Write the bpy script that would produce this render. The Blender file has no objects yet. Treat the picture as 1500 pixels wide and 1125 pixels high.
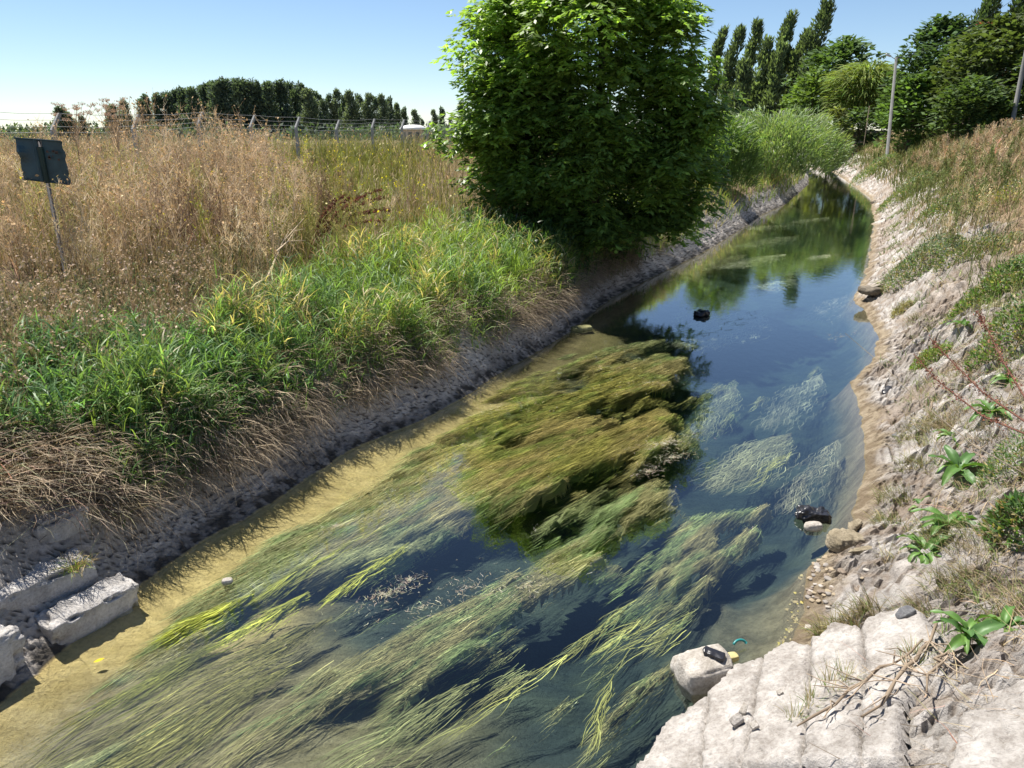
import bpy, bmesh, math, random
import numpy as np
from mathutils import Vector, Matrix

# ------------------------------------------------------------------ camera, light
SC = bpy.context.scene
COL = SC.collection
R = math.radians
CAM_H = 3.6
FPX = 1083.0
PITCH = math.atan((562.5 - 192.0) / FPX)
cam_d = bpy.data.cameras.new('camera')
cam_d.sensor_width = 36.0
cam_d.lens = FPX / 1500 * 36
cam_d.clip_start = 0.05
cam_d.clip_end = 3000
cam = bpy.data.objects.new('camera', cam_d)
COL.objects.link(cam)
cam.location = (0, 0, CAM_H)
cam.rotation_euler = (math.pi / 2 - PITCH, 0, 0)
SC.camera = cam

SUN_EL = R(62)
SUN_AZ = math.atan2(-0.72, 0.69)          # towards the sun: left and ahead
world = bpy.data.worlds.new('World')
SC.world = world
world.use_nodes = True
wn = world.node_tree.nodes
wl = world.node_tree.links
sky = wn.new('ShaderNodeTexSky')
sky.sky_type = 'NISHITA'
sky.sun_disc = False
sky.sun_elevation = SUN_EL
sky.sun_rotation = SUN_AZ
sky.altitude = 1500
sky.air_density = 1.0
sky.dust_density = 0.1
sky.ozone_density = 3.2
wn['Background'].inputs[1].default_value = 0.069
wl.new(sky.outputs[0], wn['Background'].inputs[0])
sun_d = bpy.data.lights.new('sun', 'SUN')
sun_d.energy = 5.0
sun_d.angle = R(0.53)
sun_d.color = (1.0, 0.95, 0.87)
sun = bpy.data.objects.new('sun', sun_d)
COL.objects.link(sun)
sdir = Vector((math.sin(SUN_AZ) * math.cos(SUN_EL), math.cos(SUN_AZ) * math.cos(SUN_EL), math.sin(SUN_EL)))
sun.rotation_euler = (-sdir).to_track_quat('-Z', 'Y').to_euler()
SC.view_settings.view_transform = 'Standard'
SC.view_settings.look = 'None'
SC.view_settings.gamma = 1
SC.view_settings.use_curve_mapping = False
SC.view_settings.exposure = 0.97
SC.cycles.transparent_max_bounces = 16
SC.cycles.volume_bounces = 0

rng = np.random.default_rng(7)
U = rng.uniform
NRM = rng.normal
A_ = np.array

# ------------------------------------------------------------------ pixel helpers
CP, SP = math.cos(PITCH), math.sin(PITCH)
def ray(px, py):
    a = (px - 750) / FPX
    b = -(py - 562.5) / FPX
    return A_([a, CP + b * SP, -SP + b * CP])
def at_z(px, py, z=0.0):
    d = ray(px, py)
    return d * ((z - CAM_H) / d[2]) + A_([0, 0, CAM_H])
def at_y(px, py, y):
    d = ray(px, py)
    return d * (y / d[1]) + A_([0, 0, CAM_H])

# ------------------------------------------------------------------ numpy noise
def _hash(i, j, k, seed):
    h = (i.astype(np.int64) * 374761393 + j.astype(np.int64) * 668265263 + k.astype(np.int64) * 2147483647 + seed * 1274126177) & 0xffffffff
    h = ((h ^ (h >> 13)) * 1274126177) & 0xffffffff
    h = ((h ^ (h >> 16)) * 2246822519) & 0xffffffff
    return ((h ^ (h >> 15)) & 0xffffff) / float(0xffffff)
def vnoise(x, y, z=None, seed=0):
    x = np.asarray(x, float); y = np.asarray(y, float)
    z = np.zeros_like(x) if z is None else np.asarray(z, float)
    i, j, k = np.floor(x), np.floor(y), np.floor(z)
    u, v, w = x - i, y - j, z - k
    u = u * u * (3 - 2 * u); v = v * v * (3 - 2 * v); w = w * w * (3 - 2 * w)
    o = 0
    for a in (0, 1):
        for b in (0, 1):
            for c in (0, 1):
                o = o + _hash(i + a, j + b, k + c, seed) * (u if a else 1 - u) * (v if b else 1 - v) * (w if c else 1 - w)
    return o
def fbm(x, y, z=None, seed=0, octv=4):
    o, a, t, f = 0, 1.0, 0, 1.0
    for q in range(octv):
        o = o + a * vnoise(x * f, y * f, None if z is None else z * f, seed + q * 17)
        t += a; a *= 0.5; f *= 2.03
    return o / t
def voro(x, y, seed=0):
    i, j = np.floor(x), np.floor(y)
    f1 = np.full(x.shape, 9.0); f2 = np.full(x.shape, 9.0); cid = np.zeros(x.shape)
    zz = np.zeros_like(x)
    for a in (-1, 0, 1):
        for b in (-1, 0, 1):
            cx = i + a + 0.1 + 0.8 * _hash(i + a, j + b, zz, seed)
            cy = j + b + 0.1 + 0.8 * _hash(i + a, j + b, zz + 5, seed)
            dd = np.hypot(cx - x, cy - y)
            nw = dd < f1
            f2 = np.where(nw, f1, np.minimum(f2, dd))
            cid = np.where(nw, _hash(i + a, j + b, zz + 9, seed), cid)
            f1 = np.where(nw, dd, f1)
    return f1, f2, cid
def sst(a, b, x):
    t = np.clip((x - a) / (b - a), 0, 1)
    return t * t * (3 - 2 * t)
def mix(a, b, t):
    t = np.asarray(t)
    if np.ndim(a) > 0 and np.ndim(t) > 0 and t.ndim < max(np.ndim(a), np.ndim(b)) + 0 and t.ndim != np.ndim(a):
        t = t[..., None]
    return a * (1 - t) + b * t

# ------------------------------------------------------------------ river and ground shape
LE = A_([(-30, -18), (-5.5, -5.5), (-4.2, 1.5), (-3.45, 3.6), (-3.25, 4.7), (-3.1, 5.4), (-2.86, 6.05), (-2.45, 6.72), (-1.95, 7.98), (-1.01, 9.31),
         (-0.11, 11.11), (1.02, 13.38), (2.35, 16.69), (4.31, 20.22), (6.38, 23.94), (8.48, 28.19), (11.3, 34.18), (14.09, 39.09),
         (21.2, 54.6), (25.5, 66), (26.5, 80), (22, 110), (0, 200), (-60, 400), (-200, 900)])
RE = A_([(-22, -18), (-0.6, -5.5), (0.2, 1.5), (0.86, 3.44), (1.3, 3.9), (1.62, 4.26), (1.95, 4.44), (2.3, 4.92), (2.6, 5.49), (2.95, 5.93), (3.35, 6.44), (4.05, 7.69),
         (4.6, 8.94), (5.15, 10.6), (6.2, 12.05), (6.85, 13.38), (7.8, 16.69), (9.51, 19.71), (14.61, 30.33), (20.38, 43.21), (25.54, 58.43),
         (30, 72), (31.5, 84), (27, 114), (6, 200), (-52, 400), (-190, 900)])
_yy = np.concatenate([np.arange(-18, 120, 0.05), np.arange(120, 900, 2.0)])
def _sm(E, yy):
    x = np.interp(yy, E[:, 1], E[:, 0])
    k = np.exp(-np.linspace(-2, 2, 15) ** 2); k /= k.sum()
    xp = np.pad(x, 7, mode='edge')
    return np.convolve(xp, k, 'valid')
_xl = _sm(LE, _yy) + 0.10 * (fbm(_yy * 1.1, _yy * 0, seed=3) - 0.5) + 0.05 * (fbm(_yy * 5, _yy * 0, seed=4) - .5)
_xr = _sm(RE, _yy) + 0.22 * (fbm(_yy * 1.3, _yy * 0, seed=5) - 0.5) + 0.08 * (fbm(_yy * 5, _yy * 0, seed=6) - .5)
_cl = 1 / np.sqrt(1 + np.clip(np.gradient(_sm(LE, _yy), _yy), -2, 2) ** 2)
_cr = 1 / np.sqrt(1 + np.clip(np.gradient(_sm(RE, _yy), _yy), -2, 2) ** 2)
XL = lambda y: np.interp(y, _yy, _xl)
XR = lambda y: np.interp(y, _yy, _xr)
CL = lambda y: np.interp(y, _yy, _cl)
CR = lambda y: np.interp(y, _yy, _cr)
LPROF = (A_([0, .10, .28, .45, .60, .80, 1.1, 2.0, 4.0, 8, 14, 24, 60, 900]), A_([0, .07, .24, .47, .70, .92, 1.08, 1.28, 1.50, 1.85, 2.15, 2.35, 2.2, 1.9]))
RNEAR = (A_([0, .25, 2.2, 4.5, 9, 900]), A_([0, .12, 1.28, 2.0, 2.6, 2.8]))
RFAR = (A_([0, .3, 1.5, 3.2, 5.4, 9, 40, 900]), A_([0, .16, 1.22, 2.1, 3.05, 3.65, 3.0, 2.4]))
def height(x, y, detail=True):
    x = np.asarray(x, float); y = np.asarray(y, float)
    dl = (XL(y) - x) * CL(y); dr = (x - XR(y)) * CR(y)
    # left
    zl = np.interp(dl, *LPROF)
    lump = (fbm(x * .55, y * .55, seed=11) - .5)
    zl = zl + lump * .35 * sst(.5, 2.0, dl) + (fbm(x * 2.2, y * 2.2, seed=12) - .5) * .16 * sst(.15, .6, dl)
    # right
    w = sst(5.5, 9.5, y)
    zr = np.interp(dr, *RNEAR) * (1 - w) + np.interp(dr, *RFAR) * w
    zr = zr + (fbm(x * .7, y * .7, seed=13) - .5) * .45 * sst(.3, 2.5, dr) * sst(5.0, 8, y) + (fbm(x * 2.6, y * 2.6, seed=14) - .5) * .20 * sst(.05, .5, dr) * (0.35 + .65 * sst(4.6, 7, y))
    # gullies and ledges on the eroded right slope
    sr = y / np.maximum(CR(y), .3)
    g = fbm(sr * 3.2 + dr * 1.3, dr * .9, seed=15)
    g2 = fbm(sr * 9.0 + dr * 3.5, dr * 2.2, seed=17)
    zr = zr - (np.abs(g - .5) * .55 + np.abs(g2 - .5) * .20) * sst(.15, .6, dr) * (1 - sst(2.4, 3.6, dr)) * (.25 + .75 * sst(5.0, 6.6, y))
    # bed
    wd = np.maximum(dl * 0 + (XR(y) - XL(y)) * CL(y), 1)
    u = np.clip((x - XL(y)) / np.maximum(XR(y) - XL(y), .5), 0, 1)
    dep = np.interp(u, [0, .04, .13, .3, .5, .75, .9, .97, 1], [0, .06, .14, .40, .60, .66, .52, .25, 0])
    dep2 = np.interp(u, [0, .04, .13, .3, .5, .75, .9, .97, 1], [0, .06, .14, .40, .60, .70, .58, .26, 0])
    dep = dep + (dep2 - dep) * sst(8.0, 10.0, y)
    shoal = np.exp(-(((x + 1.7) / 1.5) ** 2 + ((y - 3.7) / 1.3) ** 2)) + .8 * np.exp(-(((x - .2) / .8) ** 2 + ((y - 3.3) / .7) ** 2)) + .7 * np.exp(-(((x - 1.75) / .5) ** 2 + ((y - 5.2) / .7) ** 2))
    dep = dep * (1 - .62 * np.clip(shoal, 0, 1)) 
    zb = -dep + (fbm(x * 1.7, y * 1.7, seed=16) - .5) * .14 * sst(0.02, .25, dep)
    z = np.where(dl > 0, zl, np.where(dr > 0, zr, zb))
    if detail:
        # cracked clay on the left face
        s = y / np.maximum(CL(y), .3)
        f1, f2, cid = voro(s / .105 + .9 * fbm(s * 5, dl * 9, seed=20), dl * 2.2 / .105 + .9 * fbm(s * 7, dl * 7, seed=21), seed=22)
        crk = sst(0, .15, f2 - f1)
        band = sst(.10, .24, dl) * (1 - sst(.85, 1.1, dl))
        z = z + np.where(dl > 0, band * (crk * .016 - .016 + (cid - .5) * .012 + (fbm(s * 2.3, dl * 3, seed=25) - .5) * .10), 0)
        # rubble of wet clods at the waterline
        g1, g2, gid = voro(s / .05, dl * 1.5 / .05, seed=23)
        rub = sst(-.02, .05, dl) * (1 - sst(.22, .36, dl + .12 * (fbm(s * 2, dl * 2, seed=24) - .5)))
        z = z + np.where(dl > -.02, rub * (np.sqrt(np.clip(1 - (g1 / .62) ** 2, 0, 1)) * .03 - .013), 0)
        # crumbly chalk on the right
        s2 = y / np.maximum(CR(y), .3)
        a1, a2, aid = voro(s2 / .13 + dr * 3 + .9 * fbm(s2 * 5, dr * 5, seed=30), dr * 1.25 / .10 + .9 * fbm(s2 * 5, dr * 5, seed=31), seed=32)
        b2 = sst(.02, .3, dr) * (1 - sst(2.4, 3.2, dr))
        z = z + np.where(dr > 0, b2 * (sst(0, .3, a2 - a1) * .03 + (aid - .5) * .075 + (fbm(x * 14, y * 14, seed=33) - .5) * .05), 0)
        z = z + np.where((dr > -.05), (fbm(x * 22, y * 22, seed=34, octv=3) - .5) * .022 * sst(-.05, .1, dr), 0)
    return z
def hz(x, y):
    return height(x, y, False)
def hit(px, py):
    d = ray(px, py)
    t = np.concatenate([np.arange(2.0, 40, .02), np.arange(40, 200, .2)])
    p = A_([0, 0, CAM_H]) + d[None] * t[:, None]
    h = np.maximum(height(p[:, 0], p[:, 1], False), 0)
    k = np.argmax(p[:, 2] < h)
    q = p[k].copy(); q[2] = h[k]
    return q

# ------------------------------------------------------------------ object helpers
def tag(o, label=None, cat=None, group=None, kind=None):
    if label: o['label'] = label
    if cat: o['category'] = cat
    if group: o['group'] = group
    if kind: o['kind'] = kind
    return o
def empty(name, loc, rz=0.0):
    o = bpy.data.objects.new(name, None)
    o.empty_display_size = .2
    o.location = loc
    o.rotation_euler = (0, 0, rz)
    COL.objects.link(o)
    return o
def link(name, me, mat, parent=None, loc=None, rot=None):
    o = bpy.data.objects.new(name, me)
    if mat is not None and not me.materials:
        me.materials.append(mat)
    COL.objects.link(o)
    if parent: o.parent = parent
    if loc is not None: o.location = loc
    if rot is not None: o.rotation_euler = rot
    return o
def copy_tree(o, parent=None):
    c = o.copy()
    COL.objects.link(c)
    c.parent = parent
    for ch in list(o.children):
        copy_tree(ch, c)
    return c
class Acc:
    """collects quads and builds one mesh with a colour attribute"""
    def __init__(s):
        s.v, s.f, s.c, s.n = [], [], [], 0
    def add(s, v, f, c):
        s.v.append(np.asarray(v, float)); s.f.append(np.asarray(f, np.int64) + s.n)
        c = np.asarray(c, float)
        if c.ndim == 1: c = np.tile(c, (len(v), 1))
        s.c.append(c); s.n += len(v)
        return s
    def mesh(s, name, smooth=True):
        V = np.concatenate(s.v); F = np.concatenate(s.f); C = np.concatenate(s.c)
        me = bpy.data.meshes.new(name)
        me.vertices.add(len(V)); me.vertices.foreach_set('co', V.astype(np.float32).ravel())
        k = F.shape[1]
        me.loops.add(F.size); me.loops.foreach_set('vertex_index', F.astype(np.int32).ravel())
        me.polygons.add(len(F)); me.polygons.foreach_set('loop_start', (np.arange(len(F)) * k).astype(np.int32))
        me.update(calc_edges=True)
        me.polygons.foreach_set('use_smooth', np.full(len(F), bool(smooth)))
        at = me.color_attributes.new('Col', 'FLOAT_COLOR', 'POINT')
        at.data.foreach_set('color', np.concatenate([np.clip(C, 0, 1), np.ones((len(C), 1))], 1).astype(np.float32).ravel())
        return me
    def build(s, name, mat, parent=None, loc=None, rot=None, smooth=True):
        return link(name, s.mesh(name, smooth), mat, parent, loc, rot)

BLADE = lambda t: np.clip(1.0 - t, 0, 1) ** .6 * (.75 + .25 * np.minimum(t * 4, 1)) + .02
LEAF = lambda t: np.sin(np.pi * np.clip(t * .93 + .04, 0, 1)) ** .8 + .03
STEM = lambda t: 1 - .7 * t
def ribbons(acc, base, az, tilt, L, W, droop, col, segs=3, prof=BLADE, roll=None, tip=None, wav=0.0):
    base = np.asarray(base, float); n = len(base)
    if n == 0: return
    B = lambda a: np.broadcast_to(np.asarray(a, float), (n,)).copy()
    az, tilt, L, W, droop = B(az), B(tilt), B(L), B(W), B(droop)
    roll = U(-.9, .9, n) if roll is None else B(roll)
    col = np.broadcast_to(np.asarray(col, float), (n, 3))
    tipc = col if tip is None else np.broadcast_to(np.asarray(tip, float), (n, 3))
    p = base.copy()
    vs, cs = [], []
    ph = U(0, 6.28, n)
    for k in range(segs + 1):
        t = k / segs
        a2 = az + (wav * np.sin(ph + t * 5.0) if wav else 0)
        ang = np.minimum(tilt + droop * t, 2.9)
        hd = np.stack([np.cos(a2), np.sin(a2)], 1)
        tan = np.concatenate([hd * np.sin(ang)[:, None], np.cos(ang)[:, None]], 1)
        nor = np.concatenate([-hd * np.cos(ang)[:, None], np.sin(ang)[:, None]], 1)
        sd = np.concatenate([np.stack([-np.sin(a2), np.cos(a2)], 1), np.zeros((n, 1))], 1)
        side = sd * np.cos(roll)[:, None] + nor * np.sin(roll)[:, None]
        w = (W * prof(t) * .5)[:, None]
        vs.append(p - side * w); vs.append(p + side * w)
        cc = col * (1 - t) + tipc * t
        cs.append(cc); cs.append(cc)
        p = p + tan * (L / segs)[:, None]
    V = np.stack(vs, 1).reshape(-1, 3); C = np.stack(cs, 1).reshape(-1, 3)
    m = 2 * (segs + 1)
    q = A_([[2 * k, 2 * k + 1, 2 * k + 3, 2 * k + 2] for k in range(segs)])
    F = (np.arange(n)[:, None, None] * m + q[None]).reshape(-1, 4)
    acc.add(V, F, C)
def diamonds(acc, base, az, tilt, L, W, col, roll=None):
    """one four-cornered leaf each: base, widest points, tip"""
    n = len(base)
    B = lambda a: np.broadcast_to(np.asarray(a, float), (n,))
    az, tilt, L, W = B(az), B(tilt), B(L), B(W)
    roll = U(-.9, .9, n) if roll is None else B(roll)
    hd = np.stack([np.cos(az), np.sin(az)], 1)
    tan = np.concatenate([hd * np.sin(tilt)[:, None], np.cos(tilt)[:, None]], 1)
    nor = np.concatenate([-hd * np.cos(tilt)[:, None], np.sin(tilt)[:, None]], 1)
    sd = np.concatenate([np.stack([-np.sin(az), np.cos(az)], 1), np.zeros((n, 1))], 1)
    side = (sd * np.cos(roll)[:, None] + nor * np.sin(roll)[:, None]) * (W * .5)[:, None]
    m = base + tan * (L * .45)[:, None]
    V = np.stack([base, m - side - nor * (W * .12)[:, None], base + tan * L[:, None], m + side], 1).reshape(-1, 3)
    acc.add(V, np.arange(4 * n).reshape(n, 4), np.repeat(np.broadcast_to(col, (n, 3)), 4, 0))
def cards(acc, c, s, col):
    n = len(c)
    if n == 0: return
    a = NRM(size=(n, 3)); a /= np.linalg.norm(a, axis=1)[:, None]
    b = np.cross(a, NRM(size=(n, 3))); b /= np.linalg.norm(b, axis=1)[:, None]
    s = np.broadcast_to(np.asarray(s, float), (n,))[:, None]
    V = np.stack([c - a * s, c - b * s * .7, c + a * s, c + b * s * .7], 1).reshape(-1, 3)
    F = np.arange(4 * n).reshape(n, 4)
    acc.add(V, F, np.repeat(np.broadcast_to(np.asarray(col, float), (n, 3)), 4, 0))
def tube(acc, pts, rad, col, sides=6, cap=True):
    pts = np.asarray(pts, float); n = len(pts)
    rad = np.broadcast_to(np.asarray(rad, float), (n,))
    tg = np.gradient(pts, axis=0); tg /= np.maximum(np.linalg.norm(tg, axis=1), 1e-9)[:, None]
    ref = A_([0., 0, 1]) if abs(tg[:, 2]).mean() < .8 else A_([1., 0, 0])
    s = np.cross(tg, ref); s /= np.maximum(np.linalg.norm(s, axis=1), 1e-9)[:, None]
    u = np.cross(s, tg)
    th = np.arange(sides) / sides * 2 * np.pi
    V = pts[:, None] + rad[:, None, None] * (s[:, None] * np.cos(th)[None, :, None] + u[:, None] * np.sin(th)[None, :, None])
    V = V.reshape(-1, 3)
    F = [[i * sides + j, i * sides + (j + 1) % sides, (i + 1) * sides + (j + 1) % sides, (i + 1) * sides + j] for i in range(n - 1) for j in range(sides)]
    if cap:
        for e in (0, n - 1):
            V = np.concatenate([V, pts[e:e + 1]])
            ci = len(V) - 1
            for j in range(0, sides, 2):
                F.append([e * sides + j, e * sides + (j + 1) % sides, e * sides + (j + 2) % sides, ci])
    acc.add(V, F, np.asarray(col, float))
def jit(col, n, s=.2, hue=.08):
    c = np.tile(A_(col, float), (n, 1))
    return np.clip(c * np.exp(NRM(0, s, (n, 1))) * np.exp(NRM(0, hue, (n, 3))), 0.003, .9)

# ------------------------------------------------------------------ materials
def new_mat(name):
    m = bpy.data.materials.new(name)
    m.use_nodes = True
    return m, m.node_tree.nodes, m.node_tree.links, m.node_tree.nodes['Principled BSDF']
def noise_n(nd, ln, scale, detail=6, rough=.6, vec=None):
    t = nd.new('ShaderNodeTexNoise')
    t.inputs['Scale'].default_value = scale
    t.inputs['Detail'].default_value = detail
    t.inputs['Roughness'].default_value = rough
    if vec is None:
        vec = nd.new('ShaderNodeTexCoord').outputs['Object']
    ln.new(vec, t.inputs['Vector'])
    return t
def ramp(nd, ln, src, stops):
    r = nd.new('ShaderNodeValToRGB')
    el = r.color_ramp.elements
    while len(el) < len(stops): el.new(.5)
    for e, (p, c) in zip(el, stops):
        e.position = p
        e.color = (*c, 1) if len(c) == 3 else c
    ln.new(src, r.inputs[0])
    return r
def attr_col(nd):
    a = nd.new('ShaderNodeAttribute')
    a.attribute_name = 'Col'
    return a
def mul(nd, ln, a, b, fac=1.0):
    m = nd.new('ShaderNodeMix'); m.data_type = 'RGBA'; m.blend_type = 'MULTIPLY'
    m.inputs['Factor'].default_value = fac
    ln.new(a, m.inputs[6]); ln.new(b, m.inputs[7])
    return m.outputs[2]
def leaf_mat(name, transl=.35, rough=.55, spec=.35, tint=(1.25, 1.3, .55)):
    m, nd, ln, b = new_mat(name)
    a = attr_col(nd)
    nz = noise_n(nd, ln, 3.0, 2)
    rp = ramp(nd, ln, nz.outputs[0], [(.3, (.75, .75, .75)), (.7, (1.2, 1.2, 1.2))])
    c = mul(nd, ln, a.outputs[0], rp.outputs[0])
    ln.new(c, b.inputs['Base Color'])
    b.inputs['Roughness'].default_value = rough
    b.inputs['Specular IOR Level'].default_value = spec
    tr = nd.new('ShaderNodeBsdfTranslucent')
    tn = nd.new('ShaderNodeRGB'); tn.outputs[0].default_value = (*tint, 1)
    ln.new(mul(nd, ln, c, tn.outputs[0]), tr.inputs[0])
    mx = nd.new('ShaderNodeMixShader'); mx.inputs[0].default_value = transl
    ln.new(b.outputs[0], mx.inputs[1]); ln.new(tr.outputs[0], mx.inputs[2])
    ln.new(mx.outputs[0], nd['Material Output'].inputs[0])
    return m
def rock_mat(name, c1, c2, scale=6, bump=.6, rough=.9, fine=60, pits=True, crack=0):
    m, nd, ln, b = new_mat(name)
    n1 = noise_n(nd, ln, scale, 8, .65)
    n2 = noise_n(nd, ln, fine, 8, .7)
    r1 = ramp(nd, ln, n1.outputs[0], [(.32, c1), (.62, c2)])
    r2 = ramp(nd, ln, n2.outputs[0], [(.28, (.55, .53, .5)), (.55, (1, 1, 1)), (.75, (1.12, 1.12, 1.12))])
    c = mul(nd, ln, r1.outputs[0], r2.outputs[0], .85)
    if crack:
        tc = nd.new('ShaderNodeTexCoord')
        vo = nd.new('ShaderNodeTexVoronoi'); vo.feature = 'DISTANCE_TO_EDGE'; vo.inputs['Scale'].default_value = crack
        wv = nd.new('ShaderNodeVectorMath'); wv.operation = 'MULTIPLY_ADD'
        nn = noise_n(nd, ln, 9, 4)
        ln.new(nn.outputs['Color'], wv.inputs[0]); wv.inputs[1].default_value = (.25, .25, .25); ln.new(tc.outputs['Object'], wv.inputs[2])
        ln.new(wv.outputs[0], vo.inputs['Vector'])
        rc = ramp(nd, ln, vo.outputs[0], [(.0, (.35, .32, .3)), (.035, (1, 1, 1))])
        c = mul(nd, ln, c, rc.outputs[0], .7)
    ln.new(c, b.inputs['Base Color'])
    b.inputs['Roughness'].default_value = rough
    b.inputs['Specular IOR Level'].default_value = .2
    bp = nd.new('ShaderNodeBump'); bp.inputs['Strength'].default_value = bump; bp.inputs['Distance'].default_value = .03
    ln.new(n2.outputs[0], bp.inputs['Height'])
    ln.new(bp.outputs[0], b.inputs['Normal'])
    return m
def plain_mat(name, col, rough=.6, var=.25, scale=20, metal=0, bump=.15):
    m, nd, ln, b = new_mat(name)
    n = noise_n(nd, ln, scale, 6)
    lo = tuple(v * (1 - var) for v in col); hi = tuple(min(1, v * (1 + var)) for v in col)
    r = ramp(nd, ln, n.outputs[0], [(.3, lo), (.7, hi)])
    ln.new(r.outputs[0], b.inputs['Base Color'])
    b.inputs['Roughness'].default_value = rough
    b.inputs['Metallic'].default_value = metal
    bp = nd.new('ShaderNodeBump'); bp.inputs['Strength'].default_value = bump; bp.inputs['Distance'].default_value = .01
    ln.new(n.outputs[0], bp.inputs['Height']); ln.new(bp.outputs[0], b.inputs['Normal'])
    return m
M_GRASS = leaf_mat('grass_blades', .40, .5, .4)
M_DRY = leaf_mat('dry_stalks', .25, .8, .1, (1.1, 1.0, .8))
M_TREE = leaf_mat('tree_leaves', .5, .42, .45)
M_FAR = leaf_mat('distant_leaves', .35, .7, .2)
M_DOCK = leaf_mat('broad_leaves', .3, .45, .4)
M_WEED = leaf_mat('waterweed_strands', .15, .6, .2, (1, 1.1, .6))
M_BARK = rock_mat('bark', (.07, .055, .04), (.17, .14, .10), 7, .7)
M_CONC = rock_mat('weathered_concrete', (.31, .29, .27), (.58, .555, .53), 5, .8, .92, 55)
M_SLAB = rock_mat('chalky_concrete', (.30, .27, .24), (.56, .525, .49), 5.5, 1.0, .95, 38)
M_POST = rock_mat('post_concrete', (.27, .27, .27), (.40, .40, .39), 4, .3)
M_STONE = rock_mat('grey_stone', (.30, .27, .23), (.55, .51, .46), 9, .6)
M_BLACK = plain_mat('black_plastic', (.018, .018, .022), .32, .4, 12, 0, .4)
M_TEAL = plain_mat('teal_plastic', (.02, .22, .22), .4)
M_WIRE = plain_mat('galvanised_wire', (.32, .33, .34), .5, .2, 8, .6)

# ground: colours by zone live in a vertex attribute, grain and relief in nodes
def ground_mat():
    m, nd, ln, b = new_mat('earth')
    a = attr_col(nd)
    n1 = noise_n(nd, ln, 3.0, 8, .7); n2 = noise_n(nd, ln, 34, 10, .72); n3 = noise_n(nd, ln, 140, 4, .6)
    r1 = ramp(nd, ln, n1.outputs[0], [(.3, (.8, .79, .77)), (.7, (1.15, 1.15, 1.15))])
    r2 = ramp(nd, ln, n2.outputs[0], [(.28, (.52, .50, .47)), (.5, (1, 1, 1)), (.75, (1.18, 1.18, 1.18))])
    c = mul(nd, ln, a.outputs[0], r1.outputs[0]); c = mul(nd, ln, c, r2.outputs[0], .8)
    ln.new(c, b.inputs['Base Color'])
    b.inputs['Roughness'].default_value = .93
    b.inputs['Specular IOR Level'].default_value = .2
    ad = nd.new('ShaderNodeMath'); ad.operation = 'MULTIPLY_ADD'
    ln.new(n3.outputs[0], ad.inputs[0]); ad.inputs[1].default_value = .35; ln.new(n2.outputs[0], ad.inputs[2])
    bp = nd.new('ShaderNodeBump'); bp.inputs['Strength'].default_value = .9; bp.inputs['Distance'].default_value = .05
    ln.new(ad.outputs[0], bp.inputs['Height']); ln.new(bp.outputs[0], b.inputs['Normal'])
    return m
M_GROUND = ground_mat()

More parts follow.
